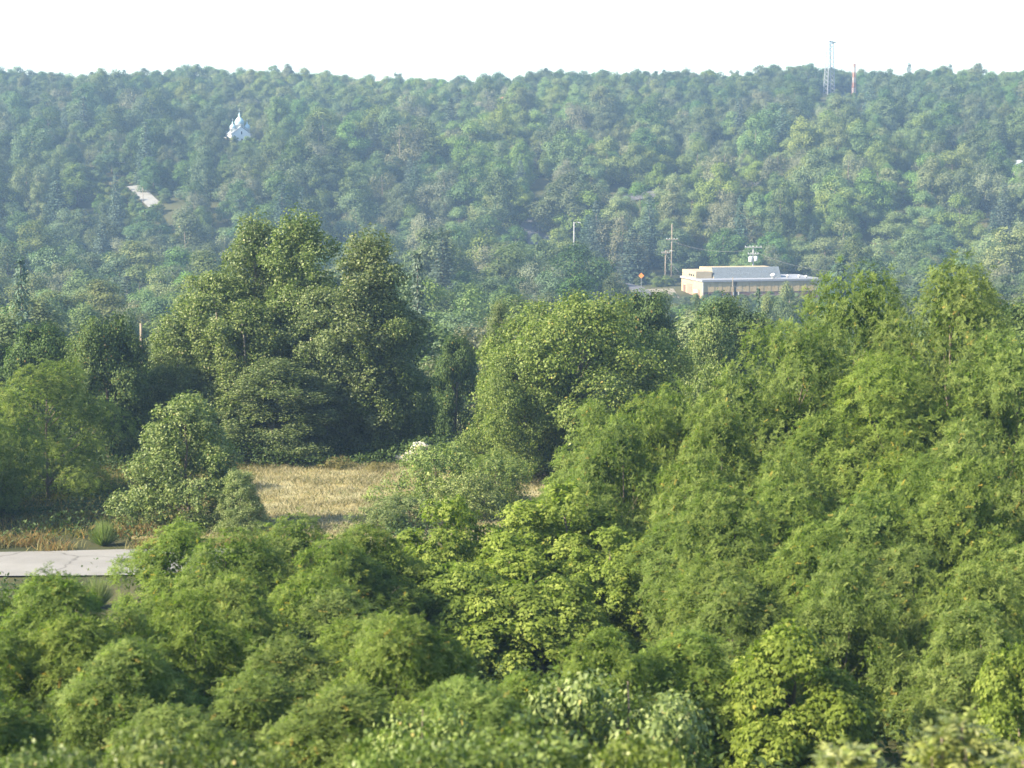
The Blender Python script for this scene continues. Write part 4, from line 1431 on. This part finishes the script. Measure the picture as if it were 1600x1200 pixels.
def pole(u, vt, d, r, mat, label, arms=(), box=False, lamp=False, name='utility_pole', vb=None):
    q = pix(u, vt, d)
    zg = g(q[0], d) - .3
    o = thing(name, label, 'pole', (q[0], d, zg))
    h = q[2] - zg
    r *= .75
    MB().tube([(0, 0, 0), (0, 0, h * .5), (0, 0, h)], [r * 1.2, r, r * .8], 8).build('post', M[mat], o, True)
    for dz, half in arms:
        ar = MB().box(-half, half, -r - .16, -r - .002, h - dz - .09, h - dz + .09).build('crossarm', M[mat], o)
        for x in (-half * .9, -half * .4, half * .4, half * .9):
            MB().lathe([(.06, 0), (.09, .1), (.05, .22)], (x, -r - .08, h - dz + .092), 6).build('insulator', M['graysteel'], ar)
    if box:
        MB().lathe([(.42, 0), (.46, .1), (.46, 1.15), (.3, 1.3)], (-.55, -.1, h - 3.6), 10).build('transformer', M['graysteel'], o, True)
        MB().lathe([(.36, 0), (.4, .1), (.4, 1.0), (.25, 1.15)], (.6, -.1, h - 3.4), 10).build('transformer', M['graysteel'], o, True)
    if lamp:
        MB().tube([(0, 0, h - .3), (.5, -.3, h + .05), (1.1, -.5, h)], .05, 6).build('lamp_arm', M[mat], o, True)
        MB().box(.85, 1.5, -.65, -.35, h - .16, h - .02).build('lamp_head', M['graysteel'], o)
    return o


pole(1040, 391, 432, .2, 'polewood', 'grey utility pole with lamp standing beside the gravel lot', [(.6, .9)], lamp=True)
pole(1050, 350, 436, .2, 'polewood', 'tall brown utility pole with crossarm, behind the gravel lot pole', [(3.5, 1.3)])
pole(1177, 384, 424, .24, 'paleconc', 'white pole with transformers and crossarms rising behind the tan building', [(.3, 1.9), (1.8, 1.2)], box=True)
pole(897, 347, 445, .22, 'paleconc', 'pale lamp pole alone at the foot of the hill road', lamp=True)
pole(1145, 433, 398, .13, 'polewood', 'thin brown pole in front of the tan building wall')
pole(1234, 450, 330, .16, 'polewood', 'short brown pole among shrubs below the far end of tan building')
pole(178, 224, 540, .19, 'polewood', 'tall utility pole above the side road clearing', [(.4, .8)])
pole(187, 253, 527, .15, 'paleconc', 'utility pole with wide pale crossarm above the side road clearing', [(.2, 1.5)])
pole(223, 292, 490, .11, 'polewood', 'thin dark pole standing in front of the side road')
pole(841, 350, 474, .11, 'paleconc', 'short white post at the bend of the hill road', name='marker_post')
pole(220, 505, 120, .13, 'polewood', 'pale dead tree stub rising left of the poplar clump', name='tree_stub')
pole(551, 182, 592, .17, 'pale_bark', 'bare white dead trunk standing on the hillside', name='dead_trunk')
pole(761, 222, 556, .14, 'pale_bark', 'thin pale dead trunk on the hillside above the road bend', name='dead_trunk')


def wire(p0, p1, sag, r, label):
    p0, p1 = np.array(p0), np.array(p1)
    t = np.linspace(0, 1, 14)[:, None]
    q = p0 + (p1 - p0) * t - UP * (4 * sag * t * (1 - t))
    o = MB().tube(q, r, 5).build('power_line', M['wire'], None, True)
    return tag(o, label, 'cable', 'overhead cables')


wire(pix(1040, 395, 432), pix(1060, 425, 410), .3, .04, 'short cable from the gravel lot pole down to the tan building')
wire(pix(1050, 377, 436), pix(1177, 390, 424), 1.2, .03, 'cable from the tall brown pole to the transformer pole')
wire(pix(1177, 392, 424), pix(1330, 425, 380), 1.2, .03, 'cable from the transformer pole towards the tall locusts')
wire(pix(1145, 446, 398), pix(1234, 458, 330), 1.0, .035, 'sagging cable across the front of the tan building')
wire(pix(640, 520, 170), pix(800, 505, 190), .6, .018, 'thin cable strung left of the spreading maple')
wire(pix(178, 232, 540), pix(187, 254, 527), .6, .05, 'cable between the two poles above the side road')

q = pix(1002, 430, 412)
sg = thing('road_sign', 'orange diamond road sign beside the gravel lot', 'sign', (q[0], 412, g(q[0], 412)))
hz = q[2] - g(q[0], 412)
MB().box(-.05, .05, 0, .08, 0, hz).build('post', M['steel'], sg)
MB().prism([(0, hz - .7), (.6, hz - .1), (0, hz + .5), (-.6, hz - .1)], -.06, -.004).build('panel', M['orange'], sg)


def lattice(u, vt, d, wb, wt, mat, n, label, red=False, name='radio_tower'):
    q = pix(u, vt, d)
    zg = g(q[0], d)
    h = q[2] - zg
    o = thing(name, label, 'tower', (q[0], d, zg), .4)
    cs = [(-1, -1), (1, -1), (1, 1), (-1, 1)]
    zs = np.linspace(0, h, n + 1)
    wd = lambda z: (wb + (wt - wb) * z / h) / 2
    for cx_, cy_ in cs:
        MB().tube([(cx_ * wd(0), cy_ * wd(0), -.3), (cx_ * wd(h), cy_ * wd(h), h)], .14 if not red else .10, 5).build('leg', mat, o)
    for k in range(n):
        z0, z1 = zs[k], zs[k + 1]
        mt = mat if not red else (M['redpaint'] if (k // 3) % 2 == 0 else M['trimw'])
        for j in range(4):
            a, c = cs[j], cs[(j + 1) % 4]
            mb = MB()
            mb.tube([(a[0] * wd(z0), a[1] * wd(z0), z0), (c[0] * wd(z1), c[1] * wd(z1), z1)], .065, 4)
            mb.build('brace', mt, o)
            mb = MB()
            mb.tube([(c[0] * wd(z0), c[1] * wd(z0), z0), (a[0] * wd(z1), a[1] * wd(z1), z1)], .065, 4)
            mb.build('brace', mt, o)
    return o, h


t1, h1 = lattice(1297, 64, 712, 3.1, 1.6, M['steel'], 13, 'tall grey lattice tower with dish at its top, standing on the crest')
MB().box(-.9, .9, -.9, .9, h1 - .1, h1 + .05).build('platform', M['steel'], t1)
MB().lathe([(.1, -.35), (.5, -.2), (.8, .07), (.84, .11), (.15, -.14)], (1.5, -.4, h1 - .5), 12).build('dish', M['graysteel'], t1, True)
MB().tube([(.6, 0, h1 - .85), (1.5, -.4, h1 - .85)], .08, 5).build('dish_arm', M['steel'], t1)
t2, h2 = lattice(1335, 99, 714, 1.2, .7, M['redpaint'], 20, 'thin orange and white lattice mast beside the grey tower', True, 'radio_mast')
MB().tube([(0, 0, h2), (0, 0, h2 + 1.5)], .06, 5).build('antenna', M['steel'], t2)

# ------------------------------------------------------------------ haze
zmin = float(min(gz(X_, Y_).min() for X_, Y_ in [np.meshgrid(np.arange(-900, 900, 15.), np.arange(-78, 1400, 6.))]))
hz_ = MB().box(-960, 960, -130, 1460, zmin - 1.5, 50).build('haze', None)
hm = bpy.data.materials.new('pale_haze')
hm.use_nodes = True
nt = hm.node_tree
nt.nodes.remove(nt.nodes['Principled BSDF'])
pv = nt.nodes.new('ShaderNodeVolumePrincipled')
pv.inputs['Color'].default_value = (.42, .66, 1.0, 1)
pv.inputs['Density'].default_value = .00034
pv.inputs['Anisotropy'].default_value = .1
nt.links.new(pv.outputs[0], nt.nodes['Material Output'].inputs['Volume'])
hz_.data.materials.clear()
hz_.data.materials.append(hm)
hz_['kind'] = 'stuff'
tag(hz_, 'thin bluish summer haze hanging over the valley', 'haze')
